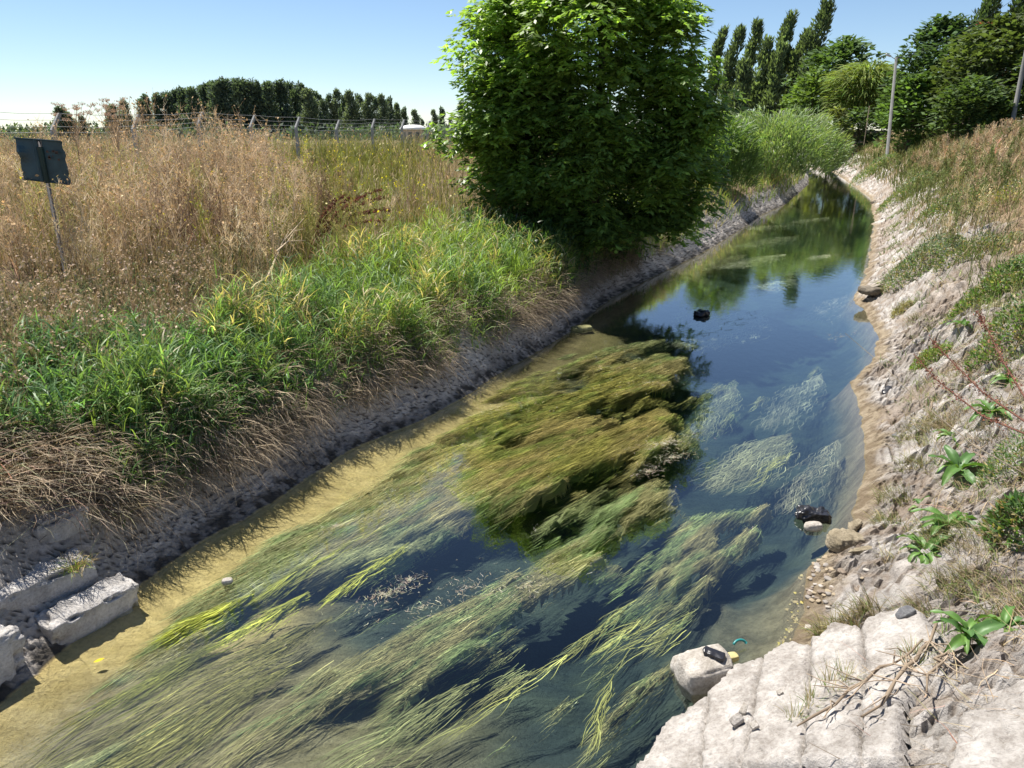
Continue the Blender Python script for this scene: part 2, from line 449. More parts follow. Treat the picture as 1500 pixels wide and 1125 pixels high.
# ------------------------------------------------------------------ ground sheet
def build_ground():
    ys = np.concatenate([[-18, -12, -8, -5, -3, -1.5], np.arange(-.5, 2.5, .12), np.arange(2.5, 4.4, .028), np.arange(4.4, 9.6, .023), np.arange(9.6, 13.0, .026), np.geomspace(13, 60, 260), np.geomspace(61, 880, 70)])
    lf = np.concatenate([np.geomspace(900, 12, 22), np.linspace(11, 1.3, 40), np.arange(1.2, .8, -.03), np.arange(.8, -.001, -.016)])
    bed = np.concatenate([np.linspace(0, .15, 12), np.linspace(.17, .83, 32), np.linspace(.85, 1, 24)])[1:-1]
    rt = np.concatenate([np.arange(0, 2.6, .030), np.linspace(2.7, 11, 36), np.geomspace(12, 900, 22)])
    Y, J = np.meshgrid(ys, np.arange(len(lf) + len(bed) + len(rt)), indexing='ij')
    xl, xr = XL(ys)[:, None], XR(ys)[:, None]
    X = np.concatenate([xl - lf[None] / CL(ys)[:, None], xl + (xr - xl) * bed[None], xr + rt[None] / CR(ys)[:, None]], 1)
    Z = height(X, Y)
    dl = (XL(Y) - X) * CL(Y); dr = (X - XR(Y)) * CR(Y)
    n, m = X.shape
    # zones
    f_big = fbm(X * .9, Y * .9, seed=40); f_mid = fbm(X * 3.1, Y * 3.1, seed=41); f_sm = fbm(X * 11, Y * 11, seed=42)
    E = lambda c: np.ones((n, m, 1)) * A_(c)[None, None]
    def mx(a, b, t): return a * (1 - t[..., None]) + b * t[..., None]
    soil = mx(E((.13, .095, .055)), E((.24, .18, .11)), sst(.35, .65, f_mid))
    clay = mx(E((.46, .42, .375)), E((.60, .55, .50)), sst(.35, .65, f_mid))
    s = Y / np.maximum(CL(Y), .3)
    f1, f2, cid = voro(s / .105 + .9 * fbm(s * 5, dl * 9, seed=20), dl * 2.2 / .105 + .9 * fbm(s * 7, dl * 7, seed=21), seed=22)
    clay = mx(E((.07, .062, .055)), clay * (.85 + .3 * cid[..., None]), sst(.02, .13, f2 - f1))  # cracks darkened in the colour, shade the shallow relief doesn't cast
    wet = mx(E((.075, .068, .06)), E((.30, .275, .25)), sst(.45, .62, fbm(X * 17, Y * 17, seed=44)))
    left = mx(clay, soil, sst(.55, .85, dl + .3 * (f_mid - .5)))
    left = mx(wet, left, sst(.07, .20, dl + .22 * (f_mid - .5)))
    far = mx(E((.16, .14, .06)), E((.24, .20, .10)), sst(.4, .6, f_big))
    left = mx(left, far, sst(8, 20, dl))
    chalk = mx(E((.36, .325, .295)), E((.50, .47, .44)), sst(.35, .62, f_mid))
    chalk = mx(chalk, E((.26, .19, .13)), sst(.56, .70, f_big) * .45)
    chalk = chalk * (.78 + .44 * f_sm[..., None])
    s2 = Y / np.maximum(CR(Y), .3)
    a1, a2, aid = voro(s2 / .13 + dr * 3 + .9 * fbm(s2 * 5, dr * 5, seed=30), dr * 1.25 / .10 + .9 * fbm(s2 * 5, dr * 5, seed=31), seed=32)
    chalk = chalk * (.82 + .36 * aid[..., None])
    chalk = mx(E((.17, .125, .085)), chalk, .25 + .75 * sst(.0, .14, a2 - a1))  # brown dirt in the cracks, painted darker to deepen their shading
    rill = np.abs(fbm(s2 * 9.0 + dr * 3.5, dr * 2.2, seed=17) - .5)
    chalk = mx(chalk, E((.27, .20, .14)), .6 * sst(.10, .22, rill))  # rills get brown dirt too, with painted shade in their hollows
    mud = mx(E((.19, .145, .095)), E((.33, .27, .19)), sst(.4, .65, f_sm))
    right = mx(mud, chalk, sst(.08, .28, dr + .35 * (f_mid - .5)))
    rs = mx(E((.30, .22, .14)), E((.20, .15, .085)), sst(.4, .6, f_mid))
    right = mx(right, rs, sst(1.7, 2.7, dr + 1.0 * (f_big - .5)))
    dep = -Z
    sand = mx(E((.54, .41, .17)), E((.62, .49, .24)), f_sm)
    deep = mx(E((.06, .075, .075)), E((.10, .115, .095)), sst(.4, .65, f_mid))  # bluish bed colour stands in for light scattered by deep water
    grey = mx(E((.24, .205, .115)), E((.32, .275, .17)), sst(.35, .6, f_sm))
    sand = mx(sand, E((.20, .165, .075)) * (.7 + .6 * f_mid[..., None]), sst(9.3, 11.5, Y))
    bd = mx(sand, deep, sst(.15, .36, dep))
    shal = np.exp(-(((X + 1.5) / 1.9) ** 2 + ((Y - 3.6) / 1.25) ** 2))
    bd = mx(bd, grey, sst(.25, .6, shal))
    brn = mx(E((.19, .155, .095)), E((.27, .225, .145)), sst(.4, .6, f_sm))
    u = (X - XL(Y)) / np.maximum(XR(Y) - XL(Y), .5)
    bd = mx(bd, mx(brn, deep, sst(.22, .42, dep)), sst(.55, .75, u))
    bd = bd * (.7 + .6 * fbm(X * 26, Y * 26, seed=46)[..., None])
    C = np.where((dl > 0)[..., None], left, np.where((dr > 0)[..., None], right, bd))
    I = np.arange(n * m).reshape(n, m)
    F = np.stack([I[:-1, :-1], I[:-1, 1:], I[1:, 1:], I[1:, :-1]], -1).reshape(-1, 4)
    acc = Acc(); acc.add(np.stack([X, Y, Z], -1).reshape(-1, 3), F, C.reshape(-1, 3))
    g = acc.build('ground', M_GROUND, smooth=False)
    tag(g, 'cracked clay and chalky earth banks sloping down to the stream bed', 'ground', kind='structure')
build_ground()

# ------------------------------------------------------------------ water
def water_mat():
    m, nd, ln, b = new_mat('stream_water')
    nd.remove(b)
    tc = nd.new('ShaderNodeTexCoord')
    mp = nd.new('ShaderNodeMapping'); mp.inputs['Rotation'].default_value = (0, 0, R(-28)); mp.inputs['Scale'].default_value = (1.6, .8, 1)
    ln.new(tc.outputs['Object'], mp.inputs[0])
    n1 = noise_n(nd, ln, 4.5, 3, .5, mp.outputs[0]); n2 = noise_n(nd, ln, 19, 3, .55, mp.outputs[0])
    n3 = noise_n(nd, ln, .8, 2, .5, mp.outputs[0])
    mm = nd.new('ShaderNodeMath'); mm.operation = 'MULTIPLY'
    ln.new(n2.outputs[0], mm.inputs[0])
    rr = ramp(nd, ln, n3.outputs[0], [(.4, (.05, .05, .05)), (.68, (.36, .36, .36))])
    ln.new(rr.outputs[0], mm.inputs[1])
    ad = nd.new('ShaderNodeMath'); ad.operation = 'MULTIPLY_ADD'
    ln.new(n1.outputs[0], ad.inputs[0]); ad.inputs[1].default_value = .9; ln.new(mm.outputs[0], ad.inputs[2])
    bp = nd.new('ShaderNodeBump'); bp.inputs['Strength'].default_value = .055; bp.inputs['Distance'].default_value = .03
    ln.new(ad.outputs[0], bp.inputs['Height'])
    lw = nd.new('ShaderNodeLayerWeight'); lw.inputs[0].default_value = .5
    ln.new(bp.outputs[0], lw.inputs['Normal'])
    pw = nd.new('ShaderNodeMath'); pw.operation = 'POWER'; pw.inputs[1].default_value = 3.0
    ln.new(lw.outputs['Facing'], pw.inputs[0])
    fr = nd.new('ShaderNodeMath'); fr.operation = 'MULTIPLY_ADD'; fr.inputs[1].default_value = .96; fr.inputs[2].default_value = .028
    ln.new(pw.outputs[0], fr.inputs[0])
    tr = nd.new('ShaderNodeBsdfTransparent'); tr.inputs[0].default_value = (.96, .98, .95, 1)
    gl = nd.new('ShaderNodeBsdfGlossy'); gl.inputs['Roughness'].default_value = .03
    gl.inputs['Color'].default_value = (1, 1, 1, 1)
    ln.new(bp.outputs[0], gl.inputs['Normal'])
    mx = nd.new('ShaderNodeMixShader')
    ln.new(fr.outputs[0], mx.inputs[0]); ln.new(tr.outputs[0], mx.inputs[1]); ln.new(gl.outputs[0], mx.inputs[2])
    ln.new(mx.outputs[0], nd['Material Output'].inputs['Surface'])
    va = nd.new('ShaderNodeVolumeAbsorption')
    va.inputs['Color'].default_value = (.50, .66, .62, 1)
    va.inputs['Density'].default_value = .95
    ln.new(va.outputs[0], nd['Material Output'].inputs['Volume'])
    return m
def build_water():
    ys = np.concatenate([np.arange(-17.5, 70, 1.0), np.geomspace(71, 400, 40)])
    a = np.stack([XL(ys) - .5, ys, ys * 0], 1); b = np.stack([XR(ys) + .5, ys, ys * 0], 1)
    dn = A_([0, 0, -1.4])
    V = np.stack([a, b, b + dn, a + dn], 1).reshape(-1, 3)
    n = len(ys); F = []
    for i in range(n - 1):
        for j in range(4):
            F.append([i * 4 + j, i * 4 + (j + 1) % 4, (i + 1) * 4 + (j + 1) % 4, (i + 1) * 4 + j])
    F.append([3, 2, 1, 0]); F.append([(n - 1) * 4 + k for k in range(4)])
    acc = Acc(); acc.add(V, F, (0, 0, 0))
    w = acc.build('water', water_mat(), smooth=False)
    bm = bmesh.new(); bm.from_mesh(w.data); bmesh.ops.recalc_face_normals(bm, faces=bm.faces); bm.to_mesh(w.data); bm.free()
    tag(w, 'clear shallow stream water reflecting blue sky and the leafy tree', 'water', kind='structure')
build_water()

# ------------------------------------------------------------------ stones and blocks
def lump_mesh(name, size, round_=0.0, rough=.04, nscale=6.0, cuts=14, seed=0, ridge=0.0, chip=.0):
    bm = bmesh.new()
    bmesh.ops.create_cube(bm, size=2)
    bmesh.ops.subdivide_edges(bm, edges=bm.edges[:], cuts=cuts, use_grid_fill=True)
    V = A_([v.co[:] for v in bm.verts])
    S = V / np.linalg.norm(V, axis=1)[:, None]
    sq = np.sign(V) * np.abs(V)
    # soften cube edges
    p = 34.0
    nrm = (np.abs(V) ** p).sum(1) ** (1 / p)
    V = V / nrm[:, None] * 1.0
    V = V * (1 - round_) + S * 1.05 * round_
    sz = A_(size) / 2
    W = V * sz
    N = V / np.linalg.norm(V, axis=1)[:, None]
    o = seed * 13.7
    d = (fbm(W[:, 0] * nscale + o, W[:, 1] * nscale, W[:, 2] * nscale, seed=seed + 100, octv=5) - .5) * 2 * rough
    if ridge:
        d = d + (np.abs(fbm(W[:, 0] * 16 + o, W[:, 1] * 5, W[:, 2] * 16, seed=seed + 200, octv=3) - .5) * 2 - .3) * ridge
    if chip:
        e = np.sort(np.abs(V), axis=1)[:, 1]
        d = d - chip * sst(.72, 1.0, e) * sst(.35, .7, fbm(W[:, 0] * 9 + o, W[:, 1] * 9, W[:, 2] * 9, seed=seed + 300, octv=3))
    W = W + N * d[:, None]
    for v, c in zip(bm.verts, W):
        v.co = c
    me = bpy.data.meshes.new(name)
    bm.to_mesh(me); bm.free()
    me.polygons.foreach_set('use_smooth', np.ones(len(me.polygons), bool))
    return me
def lump(name, size, loc, rot, mat, label=None, cat=None, group=None, parent=None, **k):
    o = link(name, lump_mesh(name, size, **k), mat, parent, loc, rot)
    if label: tag(o, label, cat, group)
    return o
def block(name, a, b, wid, hgt, roll, label, seed):
    """a long block whose top centre line runs from a to b"""
    a, b = A_(a), A_(b)
    d = Vector(b - a); L = d.length
    q = d.to_track_quat('X', 'Z').to_matrix() @ Matrix.Rotation(roll, 3, 'X')
    loc = Vector((a + b) / 2) - q @ Vector((0, 0, hgt / 2))
    return lump(name, (L, wid, hgt), loc, q.to_euler(), M_CONC, label, 'concrete block', 'broken concrete blocks by the left bank', rough=.026, nscale=9, cuts=34, seed=seed, chip=.085)
B_A, B_B = at_z(62, 910, .24), at_z(190, 844, .22)
B_D = (B_B - B_A) / np.linalg.norm(B_B - B_A)
B_P = A_([-B_D[1], B_D[0], 0])
off = lambda p, along, back, up: p + B_D * along + B_P * back + A_([0, 0, up])
block('concrete_block', B_A, B_B, .25, .32, .16, 'long pale concrete block lowest at the water edge, lit on top', 1)
block('concrete_block', off(B_A, -.20, .30, .23), off(B_B, -.14, .30, .21), .27, .42, .06, 'long concrete block with grass tuft, just behind the lowest block', 2)
block('concrete_block', off(B_A, -.55, .62, .42), off(B_A, .12, .64, .42), .26, .44, .0, 'grey concrete block half under dry grass, uppermost by the left picture edge', 3)
block('concrete_block', off(B_A, .34, .60, .48), off(B_A, .78, .62, .46), .18, .36, .1, 'short concrete block buried in dry grass at the foot of the bank', 4)
block('concrete_block', off(B_A, -1.05, -.02, .16), off(B_A, -.20, .04, .12), .36, .42, -.05, 'big rough concrete block cut by the left picture edge', 5)
def block_tuft():
    p = off(B_B, -.28, .20, .17); n = 130
    acc = Acc(); a = U(0, 6.28, n)
    col = np.where(U(0, 1, (n, 1)) < .5, A_((.20, .27, .06)), A_((.50, .37, .18))) * np.exp(NRM(0, .2, (n, 1)))
    ribbons(acc, P3_(n, .05), a, U(.3, 1.4, n), U(.08, .22, n), U(.004, .007, n), U(.5, 1.8, n), col, 4, BLADE)
    tag(acc.build('grass_tuft', M_GRASS, None, tuple(p)), 'small yellow and green grass tuft on the second concrete block', 'grass tuft')
def P3_(n, r): return NRM(0, r, (n, 3)) * A_([1, 1, .1])
block_tuft()

# sloping concrete slabs by the right corner
PL_N = None
def slab_plane():
    e = A_([1.3, 3.9, .02])
    t = A_([.66, .75, .0]); t /= np.linalg.norm(t)
    n2 = A_([t[1], -t[0], 0])
    s = n2 * math.cos(R(31)) + A_([0, 0, math.sin(R(31))])
    return e, t, s, np.cross(s, t) * -1
S_O, S_T, S_S, S_N = slab_plane()
if S_N[2] < 0: S_N = -S_N
def on_slab(px, py):
    d = ray(px, py); o = A_([0, 0, CAM_H]) - S_O
    k = -(o @ S_N) / (d @ S_N)
    p = A_([0, 0, CAM_H]) + d * k - S_O
    return A_([p @ S_T, p @ S_S])
def seg_dist(P, poly):
    n = len(poly); best = np.full(len(P), 9.0); inside = np.zeros(len(P), bool)
    for i in range(n):
        a, b = poly[i], poly[(i + 1) % n]
        ab = b - a
        t = np.clip(((P - a) @ ab) / (ab @ ab), 0, 1)
        best = np.minimum(best, np.linalg.norm(P - a - t[:, None] * ab, axis=1))
        c = ((a[1] > P[:, 1]) != (b[1] > P[:, 1])) & (P[:, 0] < (b[0] - a[0]) * (P[:, 1] - a[1]) / (b[1] - a[1] + 1e-12) + a[0])
        inside ^= c
    return np.where(inside, best, -best)
def slab(parent, pix, lift, seed):
    poly = A_([on_slab(*p) for p in pix])
    lo, hi = poly.min(0) - .05, poly.max(0) + .05
    st = .015
    gx, gy = np.arange(lo[0], hi[0], st), np.arange(lo[1], hi[1], st)
    X, Y = np.meshgrid(gx, gy, indexing='ij')
    P = np.stack([X.ravel(), Y.ravel()], 1)
    wob = .03 * (fbm(P[:, 0] * 7, P[:, 1] * 7, seed=seed) - .5) + .03 * (fbm(P[:, 0] * 22, P[:, 1] * 22, seed=seed + 1) - .5)
    sd = seg_dist(P, poly) + wob
    v1, v2, vid = voro(P[:, 0] / .06, P[:, 1] / .06, seed=seed + 5)
    relief = (fbm(P[:, 0] * 5, P[:, 1] * 5, seed=70) - .5) * .05 + (fbm(P[:, 0] * 30, P[:, 1] * 30, seed=seed + 3) - .5) * .034 + (vid - .5) * .016 * sst(0, .3, v2 - v1)
    h = lift + relief - .03 * (1 - sst(-.004, .007, sd)) - .15 * (1 - sst(-.030, -.014, sd)) - .004 * (1 - sst(.0, .03, sd))
    keep = sd > -.03
    K = keep.reshape(X.shape)
    cell = K[:-1, :-1] & K[1:, :-1] & K[1:, 1:] & K[:-1, 1:]
    I = np.arange(X.size).reshape(X.shape)
    F = np.stack([I[:-1, :-1], I[1:, :-1], I[1:, 1:], I[:-1, 1:]], -1)[cell]
    W = S_O + P[:, :1] * S_T + P[:, 1:] * S_S + h[:, None] * S_N
    used = np.unique(F); mp = -np.ones(X.size, int); mp[used] = np.arange(len(used))
    acc = Acc(); acc.add(W[used] - A_(parent.location), mp[F], (.5, .5, .5))
    return acc.build('slab', M_SLAB, parent)
rev = empty('concrete_revetment', tuple(S_O))
tag(rev, 'pale cracked concrete slabs sloping into the water by the bottom right corner', 'revetment')
for k, (pix, lift) in enumerate([
    ([(940, 1150), (985, 1076), (1046, 1040), (1036, 1150)], .10),
    ([(1048, 1038), (1082, 998), (1124, 984), (1113, 1050), (1096, 1150), (1040, 1150)], .115),
    ([(1129, 982), (1160, 962), (1194, 965), (1195, 1050), (1185, 1150), (1102, 1150), (1118, 1050)], .125),
    ([(1200, 962), (1235, 940), (1270, 946), (1276, 1004), (1272, 1150), (1192, 1150), (1200, 1050)], .135),
    ([(1275, 944), (1320, 922), (1352, 918), (1385, 960), (1372, 1020), (1330, 1060), (1278, 1075), (1282, 1004)], .14),
    ([(1280, 1082), (1332, 1066), (1330, 1150), (1276, 1150)], .13),
    ([(1420, 1075), (1540, 1010), (1580, 1060), (1580, 1180), (1400, 1180)], .10)]):
    slab(rev, pix, lift, 60 + k * 7)

def slab_pt(px, py, lift=.15):
    c = on_slab(px, py)
    return S_O + c[0] * S_T + c[1] * S_S + lift * S_N

# ------------------------------------------------------------------ ribbon vegetation on the left bank
def project(x, y, z):
    dx, dy, dz = x, y, z - CAM_H
    dep = dy * CP - dz * SP
    return 750 + FPX * dx / dep, 562.5 - FPX * (dy * SP + dz * CP) / dep
def sampL(n, y0, y1, d0, d1, pw=1.0):
    y = y0 + (y1 - y0) * U(0, 1, n) ** pw
    d = U(d0, d1, n)
    x = XL(y) - d / CL(y)
    return x, y, d, hz(x, y)
def sampR(n, y0, y1, d0, d1, pw=1.0):
    y = y0 + (y1 - y0) * U(0, 1, n) ** pw
    d = U(d0, d1, n)
    x = XR(y) + d / CR(y)
    return x, y, d, hz(x, y)
P3 = lambda x, y, z: np.stack([x, y, z], 1)
RIV_L = -0.45      # heading from the left bank towards the water
GREEN = (.185, .29, .07); BRIGHT = (.29, .39, .08); BLUEG = (.14, .24, .08); OLIVE = (.17, .18, .055)
YELG = (.27, .29, .06); TAN = (.56, .46, .29); STRAW = (.56, .45, .26); BROWN = (.26, .175, .105); PINKB = (.42, .29, .20)

def leafy_stems(acc, x, y, z, h, nl, L, W, col, spread=.5, droop=1.2, zlo=.1, tip=None, segs=3):
    """stems with leaves along them, as reed grass grows"""
    n = len(x)
    az = U(0, 6.28, n); tl = np.abs(NRM(0, .16, n)) + .02
    b = P3(x, y, z - .02)
    h = np.broadcast_to(h, (n,))
    ribbons(acc, b, az, tl, h, W * .35, .15, col * A_([.9, .9, .9]), 2, STEM)
    t = U(zlo, 1.0, (n, nl))
    dirv = P3(np.cos(az) * np.sin(tl + .05), np.sin(az) * np.sin(tl + .05), np.cos(tl + .05))
    q = b[:, None] + dirv[:, None] * (t * h[:, None])[..., None]
    m = n * nl
    lz = (U(0, 6.28, m))
    c = np.repeat(col, nl, 0) * np.exp(NRM(0, .15, (m, 1)))
    tp = None if tip is None else np.repeat(np.broadcast_to(tip, (n, 3)), nl, 0)
    ribbons(acc, q.reshape(-1, 3), lz, U(.25, .25 + spread, m), np.broadcast_to(L, (m,)) * U(.6, 1.25, m), np.broadcast_to(W, (m,)) * U(.7, 1.3, m), U(.5, droop, m), c, segs, BLADE, tip=tp)
def branchy(acc, x, y, z, H, nb, nt, col, w=.008, bl=.4, tw=.12, lean=.15, tipcol=None, tips=0, tipsize=.02, lo=.3):
    n = len(x)
    H = np.broadcast_to(H, (n,)); w = np.broadcast_to(w, (n,))
    az = U(0, 6.28, n); tl = np.abs(NRM(0, lean, n))
    b = P3(x, y, z - .03)
    col = np.broadcast_to(col, (n, 3))
    ribbons(acc, b, az, tl, H, w * 1.6, 0, col, 2, STEM)
    dv = P3(np.cos(az) * np.sin(tl), np.sin(az) * np.sin(tl), np.cos(tl))
    t = U(lo, 1.0, (n, nb))
    q = (b[:, None] + dv[:, None] * (t * H[:, None])[..., None]).reshape(-1, 3)
    m = n * nb
    ba = U(0, 6.28, m); bt = U(.35, .95, m)
    bL = (bl * H[:, None] * (1.15 - .6 * t)).ravel() * U(.6, 1.2, m)
    bc = np.repeat(col, nb, 0) * np.exp(NRM(0, .16, (m, 1)))
    ribbons(acc, q, ba, bt, bL, np.repeat(w, nb), -.35, bc, 2, STEM)
    ba2 = bt - .17
    bd = P3(np.cos(ba) * np.sin(ba2), np.sin(ba) * np.sin(ba2), np.cos(ba2))
    t2 = U(.3, 1.0, (m, nt))
    r = (q[:, None] + bd[:, None] * (t2 * bL[:, None])[..., None]).reshape(-1, 3)
    k = m * nt
    ta = U(0, 6.28, k); tt = U(.2, 1.2, k); tL = tw * U(.5, 1.4, k)
    tc = np.repeat(bc, nt, 0)
    ribbons(acc, r, ta, tt, tL, np.repeat(np.repeat(w, nb), nt) * .75, 0, tc, 1, STEM)
    if tips:
        s = U(0, 1, k) < tips
        e = r + P3(np.cos(ta) * np.sin(tt), np.sin(ta) * np.sin(tt), np.cos(tt)) * tL[:, None]
        cards(acc, e[s], U(.5, 1.4, s.sum()) * tipsize, np.asarray(tipcol) * np.exp(NRM(0, .2, (s.sum(), 1))))

def left_green():
    acc = Acc()
    # reed grass along the crest, clumped
    x, y, d, z = sampL(10800, 4.6, 24, .34, 3.6, 1.5)
    clump = fbm(x * 1.1, y * 1.1, seed=80)
    px, py = project(x, y, z)
    keep = (clump + U(-.14, .14, len(x)) > .40 - .05 * (d < .8)) & (d < 1.5 + 1.9 * sst(300, 520, px)) & ((px > 210) | (d < 1.1)) & ~((px < 180) & (py > 640))
    x, y, z, d, px, clump = x[keep], y[keep], z[keep], d[keep], px[keep], clump[keep]
    t = sst(.42, .62, fbm(x * .7, y * .7, seed=81))
    br = sst(9.5, 13, y)
    col = A_(BLUEG) * (1 - t[:, None]) + A_(GREEN) * t[:, None]
    col = col * (1 - br[:, None] * .75) + A_(BRIGHT) * br[:, None] * .75
    col = np.clip(col * np.exp(NRM(0, .2, (len(x), 1))), .01, .6)
    lod = np.clip(y / 9, .9, 1.8)
    leafy_stems(acc, x, y, z, U(.22, .50, len(x)) * (.25 + 1.5 * fbm(x * 1.4, y * 1.4, seed=83)), 6, np.repeat(.24 * lod ** .4, 6), .0145, col, .8, 1.5, segs=2)
    # coarse dark reed leaves near the camera
    x, y, d, z = sampL(2900, 3.6, 8.2, .42, 2.5)
    px, py = project(x, y, z)
    keep = (fbm(x * 1.3, y * 1.3, seed=82) + U(-.1, .1, len(x)) > .42) & (px < 520) & ~((px < 170) & (py > 660))
    x, y, z = x[keep], y[keep], z[keep]
    col = jit((.135, .24, .09), len(x), .28)
    leafy_stems(acc, x, y, z, U(.2, .5, len(x)), 6, .20, .019, col, .9, 1.2)
    # taller clumps and straw tufts that break up the strip
    x, y, d, z = sampL(230, 5.0, 16, .5, 2.6, 1.2)
    px, py = project(x, y, z); k = (px > 150) & (d < 1.2 + 1.6 * sst(260, 520, px))
    x, y = x[k], y[k]; m = 16
    x = np.repeat(x, m) + NRM(0, .11, len(x) * m); y = np.repeat(y, m) + NRM(0, .11, len(y) * m); z = hz(x, y)
    t = np.repeat(U(0, 1, len(x) // m), m)[:, None]
    col = np.where(t < .35, A_((.17, .28, .10)), np.where(t < .72, A_((.22, .31, .085)), A_((.50, .42, .22)))) * np.exp(NRM(0, .2, (len(x), 1)))
    leafy_stems(acc, x, y, z, U(.35, .75, len(x)), 5, .28, .017, col, .7, 1.4)
    o = acc.build('reed_grass', M_GRASS)
    tag(o, 'lush green reed grass along the crest of the left bank', 'grass', kind='stuff')
left_green()

def left_dead():
    acc = Acc()
    x, y, d, z = sampL(15500, 3.0, 22, .34, 1.0, 1.35)
    n0 = fbm(x * 1.6, y * 1.6, seed=84)
    px, py = project(x, y, z)
    keep = ~((px < 225) & (py > 735)) & (n0 + U(-.12, .12, len(x)) > .40) & (d > .40 + .22 * (fbm(y * 1.7, y * 0, seed=85) - .5))
    x, y, z, d = x[keep], y[keep], z[keep], d[keep]
    n = len(x)
    t = U(0, 1, (n, 1))
    col = (A_((.24, .185, .125)) * (1 - t) + A_((.50, .41, .29)) * t) * np.exp(NRM(0, .2, (n, 1)))
    ribbons(acc, P3(x, y, z + U(0, .10, n)), RIV_L + NRM(0, .85, n), U(.6, 1.7, n), U(.25, .62, n), U(.006, .013, n), U(.7, 1.6, n), col, 4, BLADE, wav=.25)
    x, y, d, z = sampL(9000, 5.6, 19, .40, .66, 1.2)
    n0 = fbm(x * 1.1, y * 1.1, seed=86); k = n0 + U(-.08, .08, len(x)) > .45
    x, y, z = x[k], y[k], z[k]; n = len(x); t = U(0, 1, (n, 1))
    ribbons(acc, P3(x, y, z + U(.0, .06, n)), RIV_L + NRM(0, .5, n), U(1.1, 1.7, n), U(.25, .7, n), U(.005, .011, n), U(1.0, 1.5, n), (A_((.20, .155, .11)) * (1 - t) + A_((.44, .36, .26)) * t) * np.exp(NRM(0, .2, (n, 1))), 5, BLADE, wav=.3)
    # thatch behind the front edge at the near end
    x, y, d, z = sampL(5200, 2.6, 6.2, .38, 1.6)
    px, py = project(x, y, z)
    k = ~((px < 215) & (py > 770))
    x, y, z = x[k], y[k], z[k]
    n = len(x)
    ribbons(acc, P3(x, y, z + U(0, .12, n)), RIV_L + NRM(0, .7, n), U(.8, 1.5, n), U(.25, .6, n), U(.005, .010, n), U(.4, 1.2, n), jit((.33, .27, .19), n, .25), 4, BLADE, wav=.3)
    o = acc.build('dead_grass', M_DRY)
    tag(o, 'limp dead grass hanging over the lip of the left bank', 'dead grass', kind='stuff')
left_dead()

def left_low():
    """brown litter and pinkish seed heads between the green and the tall weeds"""
    acc = Acc()
    x, y, d, z = sampL(4200, 5, 15, .9, 7, 1.1)
    px, py = project(x, y, z)
    keep = (px < 470 + U(-60, 60, len(x))) & (px > -300)
    x, y, z = x[keep], y[keep], z[keep]; n = len(x)
    ribbons(acc, P3(x, y, z), U(0, 6.28, n), U(.1, 1.3, n), U(.25, .7, n), U(.006, .012, n), U(0, .8, n), jit(BROWN, n, .3), 3, STEM)
    x, y, d, z = sampL(900, 5.5, 11, 1.2, 4.5)
    px, py = project(x, y, z)
    keep = (px < 330) & (px > -250)
    x, y, z = x[keep], y[keep], z[keep]; n = len(x)
    branchy(acc, x, y, z, U(.35, .75, n), 4, 4, jit((.30, .25, .13), n, .25), .006, .35, .08, .2, (.54, .41, .31), .55, .015, .45)
    # grey-green small herb leaves among it
    x, y, d, z = sampL(2900, 5, 12, .8, 4.4)
    px, py = project(x, y, z); keep = (px < 400) & (px > -200)
    x, y, z = x[keep], y[keep], z[keep]; n = len(x)
    leafy_stems(acc, x, y, z, U(.2, .5, n), 5, .09, .016, jit((.15, .18, .085), n, .3), .8, .8)
    o = acc.build('dry_undergrowth', M_DRY)
    tag(o, 'low brown undergrowth with pinkish seed heads around the sign post', 'undergrowth', kind='stuff')
left_low()

